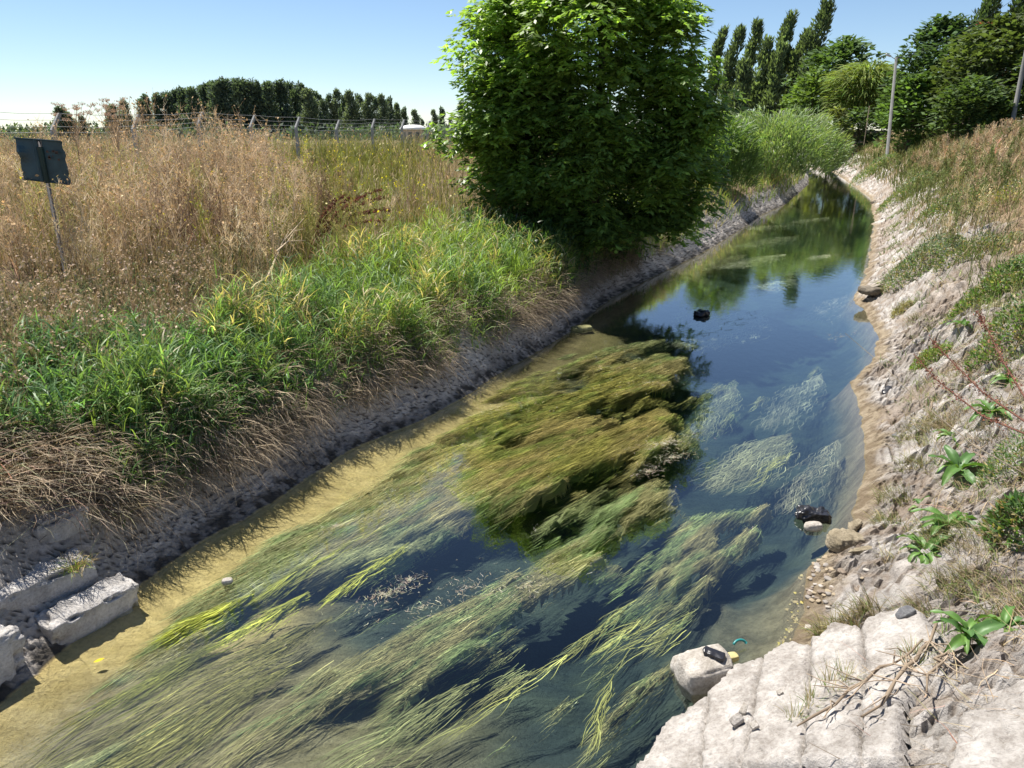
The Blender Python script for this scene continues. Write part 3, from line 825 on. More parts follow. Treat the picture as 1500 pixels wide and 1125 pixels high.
def left_tall():
    acc = Acc()
    n = 1080
    x, y, d, z = sampL(n, 10.2, 19, 2.6, 16, 1.0)
    px, py = project(x, y, z)
    keep = (px < 455 + U(-40, 25, n)) & (px > -260) & (fbm(x * .9, y * .9, seed=88) + U(-.08, .08, n) > .46)
    x, y, z = x[keep], y[keep], z[keep]; n = len(x)
    hh = U(1.2, 1.95, n) * (.80 + .20 * sst(10.5, 14, y))
    hh = hh * (.62 + .76 * fbm(x * .8, y * .8, seed=89))
    px, py = project(x, y, z)
    hh = hh * np.interp(px, [-200, 60, 140, 210, 400, 460], [.70, .70, .92, 1.05, 1.0, .7])
    t = U(0, 1, (n, 1))
    col = (A_((.36, .265, .185)) * (1 - t) + A_((.66, .53, .38)) * t)
    k = int(n * .5)
    ribbons(acc, P3(x[:k], y[:k], z[:k]), U(0, 6.28, k), U(.1, .8, k), U(.8, 1.5, k), U(.012, .022, k), U(-.2, .5, k), jit((.56, .43, .29), k, .2), 4, STEM, wav=.2)
    branchy(acc, x, y, z, hh, 11, 7, col, .0085, .38, .15, .14, (.52, .37, .21), .5, .022, .25)
    # darker dead bushes and green-yellow fennel clumps in the field
    x, y, d, z = sampL(95, 10.5, 20, 2.8, 14)
    px, py = project(x, y, z); k = (px < 620) & (px > -200); x, y = x[k], y[k]
    kind = U(0, 1, len(x)); m = 9
    x = np.repeat(x, m) + NRM(0, .22, len(x) * m); y = np.repeat(y, m) + NRM(0, .22, len(y) * m); z = hz(x, y)
    kd = np.repeat(kind, m)[:, None]; px, py = project(x, y, z)
    col = np.where(kd < .35, A_((.22, .15, .11)), np.where(kd < .7, A_((.33, .33, .11)), A_((.68, .57, .40)))) * np.exp(NRM(0, .2, (len(x), 1)))
    branchy(acc, x, y, z, U(.7, 1.35, len(x)) * np.interp(px, [380, 520, 640], [1, .75, .55]), 9, 6, col, .010, .40, .15, .28, (.40, .33, .16), .3, .02, .15)
    o = acc.build('dry_tall_weeds', M_DRY)
    tag(o, 'tall tangled tan dry weeds behind the sign on the left bank', 'dry weeds', kind='stuff')
    acc = Acc()
    n = 420
    x, y, d, z = sampL(n, 11, 27, 2.4, 16, 1.0)
    px, py = project(x, y, z)
    pr = np.interp(px, [-200, 0, 90, 130, 330, 400, 600, 660], [.8, .8, .8, .3, .3, 1, 1, 0])
    keep = U(0, 1, n) < pr
    x, y, z = x[keep], y[keep], z[keep]; n = len(x)
    branchy(acc, x, y, z, U(.8, 1.35, n), 9, 6, jit((.26, .27, .08), n, .2), .009, .38, .12, .12, (.58, .48, .04), .16, .022, .25)
    o = acc.build('yellow_flowering_weeds', M_GRASS)
    tag(o, 'yellow flowering weeds standing among the grass of the left field', 'weeds', kind='stuff')
left_tall()

def left_field():
    acc = Acc()
    n = 26000
    y = 10.5 + 40 * U(0, 1, n) ** 1.6
    v = U(-.80, .16, n)
    x = v * y * 1.02
    dl = (XL(y) - x) * CL(y)
    k = dl > 1.9
    x, y = x[k], y[k]; z = hz(x, y)
    px, py = project(x, y, z)
    n = len(x)
    # green-yellow in the middle, tan beside the tree and far away
    gy = np.interp(px, [-100, 380, 470, 600, 660, 760], [.25, .3, .95, .8, .35, .2]) 
    gy = np.clip(gy + (fbm(x * .5, y * .5, seed=90) - .5) * 1.3, 0, 1)[:, None]
    t = U(0, 1, (n, 1))
    dry = A_(TAN) * (1 - t) + A_((.33, .26, .15)) * t
    grn = A_(YELG) * (1 - t) + A_(OLIVE) * t
    pick = U(0, 1, (n, 1)) < gy
    col = np.where(pick, grn, dry) * np.exp(NRM(0, .18, (n, 1)))
    hgt = U(.45, 1.0, n) * np.interp(px, [-100, 300, 440, 560, 650, 720], [1, 1, .95, 1.15, 1.05, 1.0])
    hgt = hgt * np.where(y < 13, .8, 1) * (1 + .35 * sst(20, 32, y))
    ribbons(acc, P3(x, y, z - .03), U(0, 6.28, n), np.abs(NRM(0, .22, n)), hgt, np.clip(.0009 * y, .010, .04), U(0, 1.1, n), col, 3, BLADE)
    s = U(0, 1, n) < .16
    top = P3(x, y, z + hgt * .9)[s]
    ribbons(acc, top, U(0, 6.28, s.sum()), U(.1, .8, s.sum()), .16, np.clip(.0011 * y[s], .014, .035), .8, jit((.48, .38, .20), s.sum(), .2), 2, LEAF)
    o = acc.build('field_grass', M_DRY)
    tag(o, 'tall yellowing grass covering the field left of the leafy tree', 'grass', kind='stuff')
    # beyond the tree on the left side
    acc = Acc()
    x, y, d, z = sampL(9000, 17, 60, .35, 5, 1.3)
    n = len(x)
    col = np.where(U(0, 1, (n, 1)) < .7, A_((.17, .235, .06)), A_((.36, .30, .13))) * np.exp(NRM(0, .2, (n, 1)))
    ribbons(acc, P3(x, y, z - .03), U(0, 6.28, n), np.abs(NRM(0, .3, n)), U(.25, .6, n), np.clip(.001 * y, .014, .05), U(.3, 1.3, n), col, 3, BLADE)
    o = acc.build('bank_grass', M_GRASS)
    tag(o, 'short green grass on the left bank past the leafy tree', 'grass', kind='stuff')
left_field()

def plume_plant():
    p = hit(452, 372)
    t = empty('dock_plant', tuple(p))
    tag(t, 'dark maroon seed plumes bending right above the green grass', 'plant')
    for k in range(9):
        acc = Acc()
        n = 10
        a0 = U(-.5, .5); tl = .10 + .09 * k
        L = U(1.3, 1.9) * (1 if k > 2 else .8)
        pts = [np.zeros(3)]
        for i in range(n):
            ang = tl + .95 * i / n
            pts.append(pts[-1] + A_([math.cos(a0) * math.sin(ang), math.sin(a0) * math.sin(ang), math.cos(ang)]) * L / n)
        pts = A_(pts) + A_([U(-.1, .1), U(-.1, .1), 0])
        tube(acc, pts, np.linspace(.008, .003, n + 1), (.20, .10, .06), 4, False)
        i = rng.integers(3, n + 1, 230); f = U(0, 1, 230)[:, None]
        q = pts[np.minimum(i, n - 1)] * (1 - f) + pts[np.minimum(i + 1, n)] * f
        cards(acc, q + NRM(0, .02, (230, 3)), U(.012, .026, 230), jit((.16, .07, .05), 230, .35))
        acc.build('seed_plume', M_DRY, t)
plume_plant()

def umbels():
    for (px, py, top), lab in zip([(140, 205, 147), (198, 205, 140)], ['tall dry umbel stalk against the sky nearer the bent fence post', 'tall dry umbel stalk against the sky beside the dark conifers']):
        y = 14.5
        b = at_y(px, 380, y); z0 = hz(b[0], b[1]); tp = at_y(px + 3, top + 6, y)
        H = tp[2] - z0
        t = empty('umbel_stalk', (b[0], y, z0))
        tag(t, lab, 'dry plant', 'dry umbel stalks')
        acc = Acc()
        tube(acc, [(0, 0, -.05), (.03, 0, H * .5), (.06, 0, H * .8)], [.013, .009, .006], (.42, .31, .22), 5)
        ends = []
        for k in range(16):
            a = U(0, 6.28); s = U(.10, .34)
            z1 = H * U(.55, .8); e = A_([.06 + math.cos(a) * s, math.sin(a) * s, H * U(.86, 1.0)])
            tube(acc, [(.05, 0, z1), (.05 + math.cos(a) * s * .5, math.sin(a) * s * .5, (z1 + e[2]) / 2 - .03), e], [.005, .004, .003], (.42, .31, .22), 3, False)
            ends.append(e)
        acc.build('stem', M_DRY, t)
        acc = Acc()
        E = A_(ends); n = 16 * 26
        r = np.repeat(E, 26, 0); a = U(0, 6.28, n)
        ribbons(acc, r, a, U(.3, 1.2, n), U(.05, .10, n), .006, 0, (.46, .34, .26), 1, STEM)
        cards(acc, r + P3(np.cos(a) * .06, np.sin(a) * .06, U(.02, .06, n)), .011, (.50, .36, .28))
        acc.build('umbel', M_DRY, t)
umbels()

def pale_stalks():
    for (a, b, ya, yb), lab in zip([((392, 405), (445, 320), 10.6, 11.6), ((405, 368), (448, 352), 10.5, 11.2)],
                               ['bare pale stalk leaning right in front of the dry weeds', 'forked pale stalk lying low beside the maroon plumes']):
        p, q = at_y(*a, ya), at_y(*b, yb)
        acc = Acc()
        m = (p + q) / 2 + A_([-.05, 0, .06])
        tube(acc, [A_([0, 0, 0]), m - p, q - p], [.013, .009, .004], (.55, .45, .32), 5)
        tube(acc, [m - p, (m - p) * 1.1 + A_([.1, 0, .14]), (m - p) + A_([.26, 0, .18])], [.007, .005, .002], (.55, .45, .32), 4)
        o = acc.build('dry_stalk', M_DRY, None, tuple(p))
        tag(o, lab, 'dry stalk')
pale_stalks()

# ------------------------------------------------------------------ sign
def build_sign():
    base = hit(97, 408)
    y = base[1]
    base[2] = hz(base[0], base[1])
    t = empty('metal_sign', tuple(base))
    tag(t, 'dented dark teal metal sign seen from behind on a leaning pole', 'sign')
    bx = lambda px, py, yy=y: at_y(px, py, yy) - base
    m_s = plain_mat('teal_painted_sheet', (.022, .055, .068), .5, .35, 5, 0, .1)
    m_p = plain_mat('dark_steel_pole', (.06, .055, .055), .5, .4, 30, .3)
    top, bot = bx(57, 203), bx(98, 410) - A_([0, 0, .25])
    acc = Acc(); tube(acc, [bot, top], [.027, .027], (.1, .1, .1), 8)
    acc.build('pole', m_p, t)
    TL, TR, BR, BL = bx(22, 202), bx(91, 207), bx(104, 270), bx(35, 262)
    n, m = 14, 12
    V = []
    for off in (0, .012):
        for i in range(n + 1):
            for j in range(m + 1):
                u, v = i / n, j / m
                p = (TL * (1 - u) + TR * u) * (1 - v) + (BL * (1 - u) + BR * u) * v
                dent = .05 * math.exp(-((u - .05) ** 2 + (v - .35) ** 2) / .02) + .045 * (abs(u - .43) < .06) + .03 * math.sin(u * 5) * v
                p = p + A_([0, -dent + off, 0])
                if i == n: p = p + A_([-.02 * (math.sin(v * 17) > .3) - .015 * (v > .5), 0, 0])
                if i == 0: p = p + A_([.03 * math.exp(-((v - .45) ** 2) / .01), 0, 0])
                V.append(p)
    I = np.arange(2 * (n + 1) * (m + 1)).reshape(2, n + 1, m + 1)
    F = []
    for i in range(n):
        for j in range(m):
            F.append([I[0, i, j], I[0, i + 1, j], I[0, i + 1, j + 1], I[0, i, j + 1]])
            F.append([I[1, i, j], I[1, i, j + 1], I[1, i + 1, j + 1], I[1, i + 1, j]])
    for i in range(n):
        for j in (0, m): F.append([I[0, i, j], I[1, i, j], I[1, i + 1, j], I[0, i + 1, j]])
    for j in range(m):
        for i in (0, n): F.append([I[0, i, j], I[1, i, j], I[1, i, j + 1], I[0, i, j + 1]])
    acc = Acc(); acc.add(V, F, (.1, .1, .1))
    panel = acc.build('panel', m_s, t, smooth=False)
    # folded rims along top and bottom, and the flaked paint marks
    for a, b in ((TL, TR), (BL, BR)):
        acc = Acc(); d = A_([0, -.03, 0])
        tube(acc, [a + d, b + d], [.010, .010], (.1, .1, .1), 4)
        acc.build('rim', m_s, panel)
    m_r = plain_mat('rust_flakes', (.07, .045, .035), .9, .4)
    for k in range(9):
        u, v = U(.66, .92), U(.22, .5)
        p = (TL * (1 - u) + TR * u) * (1 - v) + (BL * (1 - u) + BR * u) * v + A_([0, -.045 + .0, 0])
        s = U(.008, .022)
        acc = Acc(); acc.add([p + A_([-s, 0, -s * .6]), p + A_([s, 0, -s]), p + A_([s * .8, 0, s]), p + A_([-s * .7, 0, s * .8])], [[0, 1, 2, 3]], (.1, .1, .1))
        acc.build('rust_spot', m_r, panel, smooth=False)
    acc = Acc(); tube(acc, [bx(60, 215) + A_([0, -.03, 0]), bx(71, 268) + A_([0, -.03, 0])], [.035, .035], (.1, .1, .1), 6)
    acc.build('bracket', m_s, t)
build_sign()

# ------------------------------------------------------------------ fence
FPIX = [(-40, 18.0), (88, 20.4), (203, 23.5), (297, 26.6), (372, 29.7), (437, 32.8), (495, 35.9), (547, 39.0), (590, 42.3), (627, 45.8), (660, 49.5), (700, 55), (745, 62)]
def build_fence():
    pts = []
    for px, y in FPIX:
        dep = y
        x = (px - 750) / FPX * (y * CP + .3)
        pts.append(A_([x, y, hz(x, y)]))
    t = empty('chain_link_fence', tuple(pts[0]))
    tag(t, 'chain link fence on bent concrete posts behind the weeds', 'fence')
    o0 = pts[0]
    acc = Acc()
    H = 1.50
    w = .052
    prof = [(-w, -w), (w, -w), (w, w), (-w, w)]
    V = [(a, b, -.3) for a, b in prof] + [(a, b, H) for a, b in prof] + [(a * .8 + .26, b * .8, H + .42) for a, b in prof]
    F = [[i * 4 + j, i * 4 + (j + 1) % 4, (i + 1) * 4 + (j + 1) % 4, (i + 1) * 4 + j] for i in range(2) for j in range(4)] + [[8, 9, 10, 11]]
    acc.add(V, F, (.5, .5, .5)); pm = acc.mesh('post', False); pm.materials.append(M_POST)
    d0 = pts[1] - pts[0]
    arm = math.atan2(d0[1], d0[0]) - .25
    for p in pts:
        o = link('post', pm, None, t, tuple(p - o0), (0, 0, arm + U(-.06, .06)))
    wm = rock_mat('dark_wall', (.10, .10, .10), (.18, .175, .17), 3, .3)
    for i in range(len(pts) - 1):
        a, b = pts[i] - o0, pts[i + 1] - o0
        L = np.linalg.norm((b - a)[:2])
        acc = Acc(); n = 30; h0, h1 = .30, 1.42
        st = .10
        ks = np.arange(-(h1 - h0), L, st)
        Vv, Ff = [], []
        ww = .0035
        for k in ks:
            for sgn in (1, -1):
                s0, s1 = max(k, 0), min(k + (h1 - h0), L)
                if s1 <= s0: continue
                za, zb = (h0 + s0 - k, h0 + s1 - k) if sgn > 0 else (h1 - (s0 - k), h1 - (s1 - k))
                pa = a + (b - a) * s0 / L; pb = a + (b - a) * s1 / L
                pa = A_([pa[0], pa[1], pa[2] + za]); pb = A_([pb[0], pb[1], pb[2] + zb])
                q = len(Vv)
                e = A_([0, 0, ww * 1.4])
                Vv += [pa - e, pb - e, pb + e, pa + e]; Ff.append([q, q + 1, q + 2, q + 3])
        acc.add(Vv, Ff, (.4, .4, .4)); acc.build('mesh_panel', M_WIRE, t, smooth=False)
        acc = Acc(); off = A_([math.cos(arm), math.sin(arm), 0])
        for (s, h) in ((.05, H + .08), (.15, H + .24), (.25, H + .40), (0, 1.44)):
            tube(acc, [a + off * s + A_([0, 0, h]), (a + b) / 2 + off * s + A_([0, 0, h - .03]), b + off * s + A_([0, 0, h])], .006, (.3, .3, .3), 3, False)
        acc.build('barbed_wire', M_WIRE, t)
        acc = Acc()
        nn = A_([-(b - a)[1], (b - a)[0], 0]) / L * .08
        lo, hi = A_([0, 0, -.4]), A_([0, 0, .28])
        acc.add([a - nn + lo, b - nn + lo, b + nn + lo, a + nn + lo, a - nn + hi, b - nn + hi, b + nn + hi, a + nn + hi],
                [[4, 5, 6, 7], [0, 1, 5, 4], [1, 2, 6, 5], [2, 3, 7, 6], [3, 0, 4, 7]], (.2, .2, .2))
        acc.build('plinth', wm, t, smooth=False)
build_fence()

def build_hut():
    y = 66.0
    c = at_y(606, 212, y); z0 = hz(c[0], c[1])
    t = empty('guard_hut', (c[0], y, z0))
    tag(t, 'small pinkish guard hut with white domed roof behind the fence', 'hut')
    zt = at_y(606, 190, y)[2] - z0
    mw = rock_mat('hut_plaster', (.52, .42, .38), (.60, .52, .48), 3, .2)
    mr = plain_mat('white_roof', (.78, .77, .74), .6, .08)
    md = plain_mat('hut_glass', (.10, .10, .11), .2, .2)
    acc = Acc(); k = 8; r = .85
    an = np.arange(k) / k * 2 * np.pi + .2
    V = [(r * math.cos(a), r * math.sin(a), -.2) for a in an] + [(r * math.cos(a), r * math.sin(a), zt) for a in an]
    acc.add(V, [[i, (i + 1) % k, k + (i + 1) % k, k + i] for i in range(k)], (.5, .5, .5))
    wall = acc.build('wall', mw, t, smooth=False)
    for i in (4, 5, 6):
        a0, a1 = an[i], an[(i + 1) % k]
        p0 = A_([math.cos(a0), math.sin(a0)]) * r; p1 = A_([math.cos(a1), math.sin(a1)]) * r
        q0, q1 = p0 * .75 + p1 * .25, p0 * .25 + p1 * .75
        q0, q1 = q0 * 1.012, q1 * 1.012
        acc = Acc(); acc.add([(*q0, zt - .85), (*q1, zt - .85), (*q1, zt - .2), (*q0, zt - .2)], [[0, 1, 2, 3]], (.1, .1, .1))
        acc.build('window', md, wall, smooth=False)
    acc = Acc()
    rings = [(1.12, 0), (1.15, .08), (1.05, .20), (.75, .32), (.4, .38), (.02, .40)]
    a2 = np.arange(16) / 16 * 2 * np.pi
    V = [(q * math.cos(a), q * math.sin(a), zt + h) for q, h in rings for a in a2]
    acc.add(V, [[i * 16 + j, i * 16 + (j + 1) % 16, (i + 1) * 16 + (j + 1) % 16, (i + 1) * 16 + j] for i in range(5) for j in range(16)], (.8, .8, .8))
    acc.build('roof', mr, t)
build_hut()
# ------------------------------------------------------------------ trees
def trunk_limbs(acc, base, top, r0, limbs, col=(.12, .1, .08), bend=.2):
    n = 7
    tt = np.linspace(0, 1, n)
    pts = base + (top - base) * tt[:, None] + np.stack([np.sin(tt * 3) * bend, np.cos(tt * 4) * bend * .5 - bend * .5, tt * 0], 1)
    tube(acc, pts, r0 * (1 - .8 * tt), col, 8)
    for (t, e, r) in limbs:
        s = base + (top - base) * t
        e = A_(e); m = (s + e) / 2 + A_([0, 0, .15 * np.linalg.norm(e - s)])
        tube(acc, [s, m, e], [r, r * .6, r * .2], col, 5)

def leaf_tree():
    base = A_([1.75, 17.9, 0]); base[2] = hz(base[0], base[1]) - .1
    t = empty('leafy_tree', tuple(base))
    tag(t, 'large bushy green tree overhanging the left bank of the stream', 'tree')
    # crown silhouette by height: half widths left and right of the trunk, in metres
    zz = A_([1.3, 1.6, 2.0, 2.6, 3.4, 4.4, 5.2, 6.0, 6.6, 7.0])
    wl = A_([1.0, 1.8, 2.4, 3.0, 2.75, 2.75, 3.0, 2.75, 2.1, .6])
    wr = A_([2.0, 2.4, 2.6, 2.7, 2.65, 2.5, 2.35, 2.1, 1.5, .6])
    n = 800
    z = 1.45 + 5.55 * U(0, 1, n * 3) ** .9; th = U(0, 2 * np.pi, n * 3)
    rr = np.where(np.cos(th) < 0, np.interp(z, zz, wl), np.interp(z, zz, wr))
    lumpy = .55 + .90 * fbm(np.cos(th) * 2.2 + 7, np.sin(th) * 2.2 + 3, z * 1.1, seed=120, octv=3)
    rad = rr * lumpy * U(.12, 1, n * 3) ** .32
    x = rad * np.cos(th); yv = rad * np.sin(th) * .92
    gap = fbm(x * .95, yv * .95, z * .95, seed=121, octv=2)
    k = gap > .44
    x, yv, z, rad, rr = [a[k][:n] for a in (x, yv, z, rad, rr)]
    C = np.stack([x * .88 + 1.75 + .02, yv + 17.9, z], 1)
    # boughs that break the outline
    for (bx_, by_) in ((684, 48), (680, 72), (696, 30), (706, 14), (662, 200), (678, 212), (692, 190), (690, 130), (1038, 205), (1046, 160), (1026, 90), (1003, 25), (985, 2), (1040, 250), (1022, 300), (735, 5), (760, -15), (930, -25), (705, 265), (845, 120), (800, 200), (900, 230), (1010, 330), (950, 335)):
        e = at_y(bx_, by_, 17.9 + U(-1.2, .6)); c0 = A_([1.9, 17.9, min(max(e[2], 2.2), 5.6)])
        for q in np.linspace(.72, 1, 6):
            C = np.concatenate([C, (c0 + (e - c0) * q + NRM(0, .16, 3))[None]])
    acc = Acc()
    limbs = []
    for i in rng.choice(len(C), 46, False):
        limbs.append((U(.08, .6), C[i] - A_(base), U(.02, .05)))
    tr = Acc()
    trunk_limbs(tr, A_([0, 0, 0.]), A_([.1, .1, 5.6]), .17, limbs[:30])
    for s in ((-.5, .2), (.55, -.1), (.3, .5)):
        tube(tr, [(0, 0, .1), (s[0] * .6, s[1], 1.4), (s[0] * 1.7, s[1] * 1.5, 3.6)], [.10, .07, .03], (.12, .1, .08), 6)
    tr.build('trunk', M_BARK, t)
    # each clump is a shoot tip with drooping compound leaves
    per = 28
    m = len(C) * per
    cc = np.repeat(C, per, 0)
    u = NRM(size=(m, 3)); u /= np.linalg.norm(u, axis=1)[:, None]
    u[:, 2] = u[:, 2] * .8 + .1
    p = cc + u * (U(.15, 1, m) ** .5 * .46)[:, None]
    p[:, 2] = np.maximum(p[:, 2], hz(p[:, 0], p[:, 1]) * .0 + .62)
    az = np.arctan2(u[:, 1], u[:, 0]) + NRM(0, .6, m)
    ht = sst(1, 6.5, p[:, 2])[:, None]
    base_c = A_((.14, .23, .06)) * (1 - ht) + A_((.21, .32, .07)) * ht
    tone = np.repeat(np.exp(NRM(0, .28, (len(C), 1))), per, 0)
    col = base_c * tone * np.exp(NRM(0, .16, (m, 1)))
    nl = 5
    rl = U(.14, .24, m)
    offs = [(.35, .95), (.35, -.95), (.75, .8), (.75, -.8), (1.0, 0)]
    for (f, da) in offs:
        q = p + np.stack([np.cos(az) * rl * f * .75, np.sin(az) * rl * f * .75, -rl * f * .45], 1)
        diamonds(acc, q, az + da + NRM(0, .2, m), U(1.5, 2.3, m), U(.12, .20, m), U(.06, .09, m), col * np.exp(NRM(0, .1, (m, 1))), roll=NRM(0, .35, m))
    me = acc
    o = me.build('crown', M_TREE, t)
    o.matrix_parent_inverse = Matrix.Translation(-Vector(base))
    # dark undergrowth at the foot
leaf_tree()

def foot_shrubs():
    acc = Acc()
    x, y, d, z = sampL(1500, 14.2, 19.5, .3, 3.0)
    px, py = project(x, y, z)
    k = (px > 690 + U(-30, 30, len(px)))
    x, y, z = x[k], y[k], z[k]
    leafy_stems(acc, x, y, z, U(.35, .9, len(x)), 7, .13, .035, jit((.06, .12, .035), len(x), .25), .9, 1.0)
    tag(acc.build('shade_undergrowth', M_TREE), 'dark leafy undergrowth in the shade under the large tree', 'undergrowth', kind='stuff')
foot_shrubs()

def crown_cards(acc, C, R_, n, ls, col, zr=1.0, droop=(1.2, 2.0), seg=1, wr=.5):
    """leaf sprays spread through clumps C with radius R_"""
    m = len(C) * n
    u = NRM(size=(m, 3)); u /= np.linalg.norm(u, axis=1)[:, None]
    p = np.repeat(C, n, 0) + u * (np.repeat(np.broadcast_to(R_, (len(C),)), n) * U(.2, 1, m) ** .5)[:, None] * A_([1, 1, zr])
    az = np.arctan2(u[:, 1], u[:, 0]) + NRM(0, .7, m)
    c = np.repeat(np.broadcast_to(col, (len(C), 3)) * np.exp(NRM(0, .2, (len(C), 1))), n, 0) * np.exp(NRM(0, .2, (m, 1)))
    diamonds(acc, p, az, U(*droop, m), U(.6, 1.4, m) * ls, U(.7, 1.3, m) * ls * wr, c)

def poplar_mesh(H, w, lean, ncl, n, ls, col, seed):
    """columnar crown whose top is blown to the right"""
    z = U(.03, 1.0, ncl) ** .9
    rad = w * np.interp(z, [0, .1, .2, .45, .75, .92, 1], [.55, .75, .9, 1, .7, .36, .1])
    th = U(0, 6.28, ncl); q = U(.1, 1, ncl) ** .5
    x = rad * np.cos(th) * q + lean * H * np.clip(z - .15, 0, 1) ** 1.8 + .25 * w * np.sin(z * 14 + seed)
    C = np.stack([x, rad * np.sin(th) * q, z * H], 1)
    acc = Acc()
    crown_cards(acc, C, w * .36 + .12, n, ls, A_(col), 1.7, (.25, .95), wr=.42)
    tr = Acc()
    zz = np.linspace(0, .95, 7)
    tube(tr, np.stack([lean * H * np.clip(zz - .15, 0, 1) ** 1.8, zz * 0, zz * H], 1), H * .012 * (1.05 - zz), (.2, .18, .15), 6)
    for k in range(10):
        a = U(0, 6.28); z1 = U(.15, .7)
        s = A_([lean * H * max(z1 - .15, 0) ** 1.8, 0, z1 * H])
        tube(tr, [s, s + A_([math.cos(a) * w * .4, math.sin(a) * w * .4, w * 1.0])], [H * .004, H * .001], (.2, .18, .15), 4)
    return acc, tr
def put_tree(name, loc, crown, trunk, mat, label, group=None, cat='tree'):
    t = empty(name, loc)
    tag(t, label, cat, group)
    trunk.build('trunk', M_BARK, t)
    crown.build('crown', mat, t)
    return t
def gz(x, y): return float(hz(A_([x]), A_([y]))[0])

# the row of wind-bent poplars
def poplars():
    rows = [(1042, 45, 70, .55, .075), (1064, 42, 66, .75, .09), (1090, 38, 68, .8, .10), (1080, 95, 60, .85, .06), (1110, 62, 62, .8, .09), (1136, 26, 66, .85, .10), (1128, 70, 60, .7, .07), (1158, 50, 64, .6, .12), (1182, 2, 60, .95, .11)]
    labs = ['slender poplar leftmost in the row, just right of the leafy tree', 'tall narrow poplar second from left in the wind-bent row', 'bent poplar third from left in the row by the stream',
            'short dense poplar standing in front of the left half of the row', 'mid-height poplar left of the tall forked one', 'tall forked poplar in the middle of the row', 'short green poplar before the tall forked one',
            'thin ragged poplar between the forked one and the tallest', 'tallest poplar of the row, dark, leaning right']
    for k, ((px, py, y, w, ln), lab) in enumerate(zip(rows, labs)):
        y = y + 44
        b = at_y(px, 190, y); z0 = gz(b[0], y) - .3
        tp = at_y(px + 8, py, y)
        H = tp[2] - z0
        x0 = b[0] - ln * H * .55
        a, tr = poplar_mesh(H, w * 1.35, ln * 1.3, 130, 24, .62, (.14, .19, .10) if k != 8 else (.10, .14, .075), k)
        put_tree('poplar_tree', (x0, y, z0), a, tr, M_FAR, lab, 'wind-bent poplars past the shrub')
poplars()

def round_tree(px, ptop, pbot, wpx, y, ls, col, ncl, n, seed, zr=.8, low=.12, droop=(1.0, 2.0), wr=.5):
    c = at_y(px, ptop, y); z0 = gz(c[0], y) - .2
    H = c[2] - z0; w = wpx / FPX * y / 2
    z = U(low, 1, ncl)
    rad = w * np.interp(z, [0, low, .35, .6, .85, 1], [.5, .7, 1, .95, .6, .12]) 
    th = U(0, 6.28, ncl)
    rad = rad * (.65 + .7 * fbm(np.cos(th) * 2 + seed, np.sin(th) * 2, z * 3, seed=seed + 400, octv=2)) * U(.2, 1, ncl) ** .35
    C = np.stack([rad * np.cos(th), rad * np.sin(th), z * H], 1)
    acc = Acc(); crown_cards(acc, C, w * .22 + .1, n, ls, A_(col), zr, droop, wr=wr)
    tr = Acc()
    limbs = [(U(.15, .5), C[i], H * .008) for i in rng.choice(ncl, min(14, ncl), False)]
    trunk_limbs(tr, A_([0, 0, 0.]), A_([0, 0, H * .8]), H * .02, limbs, bend=.1)
    return (c[0], y, z0), acc, tr
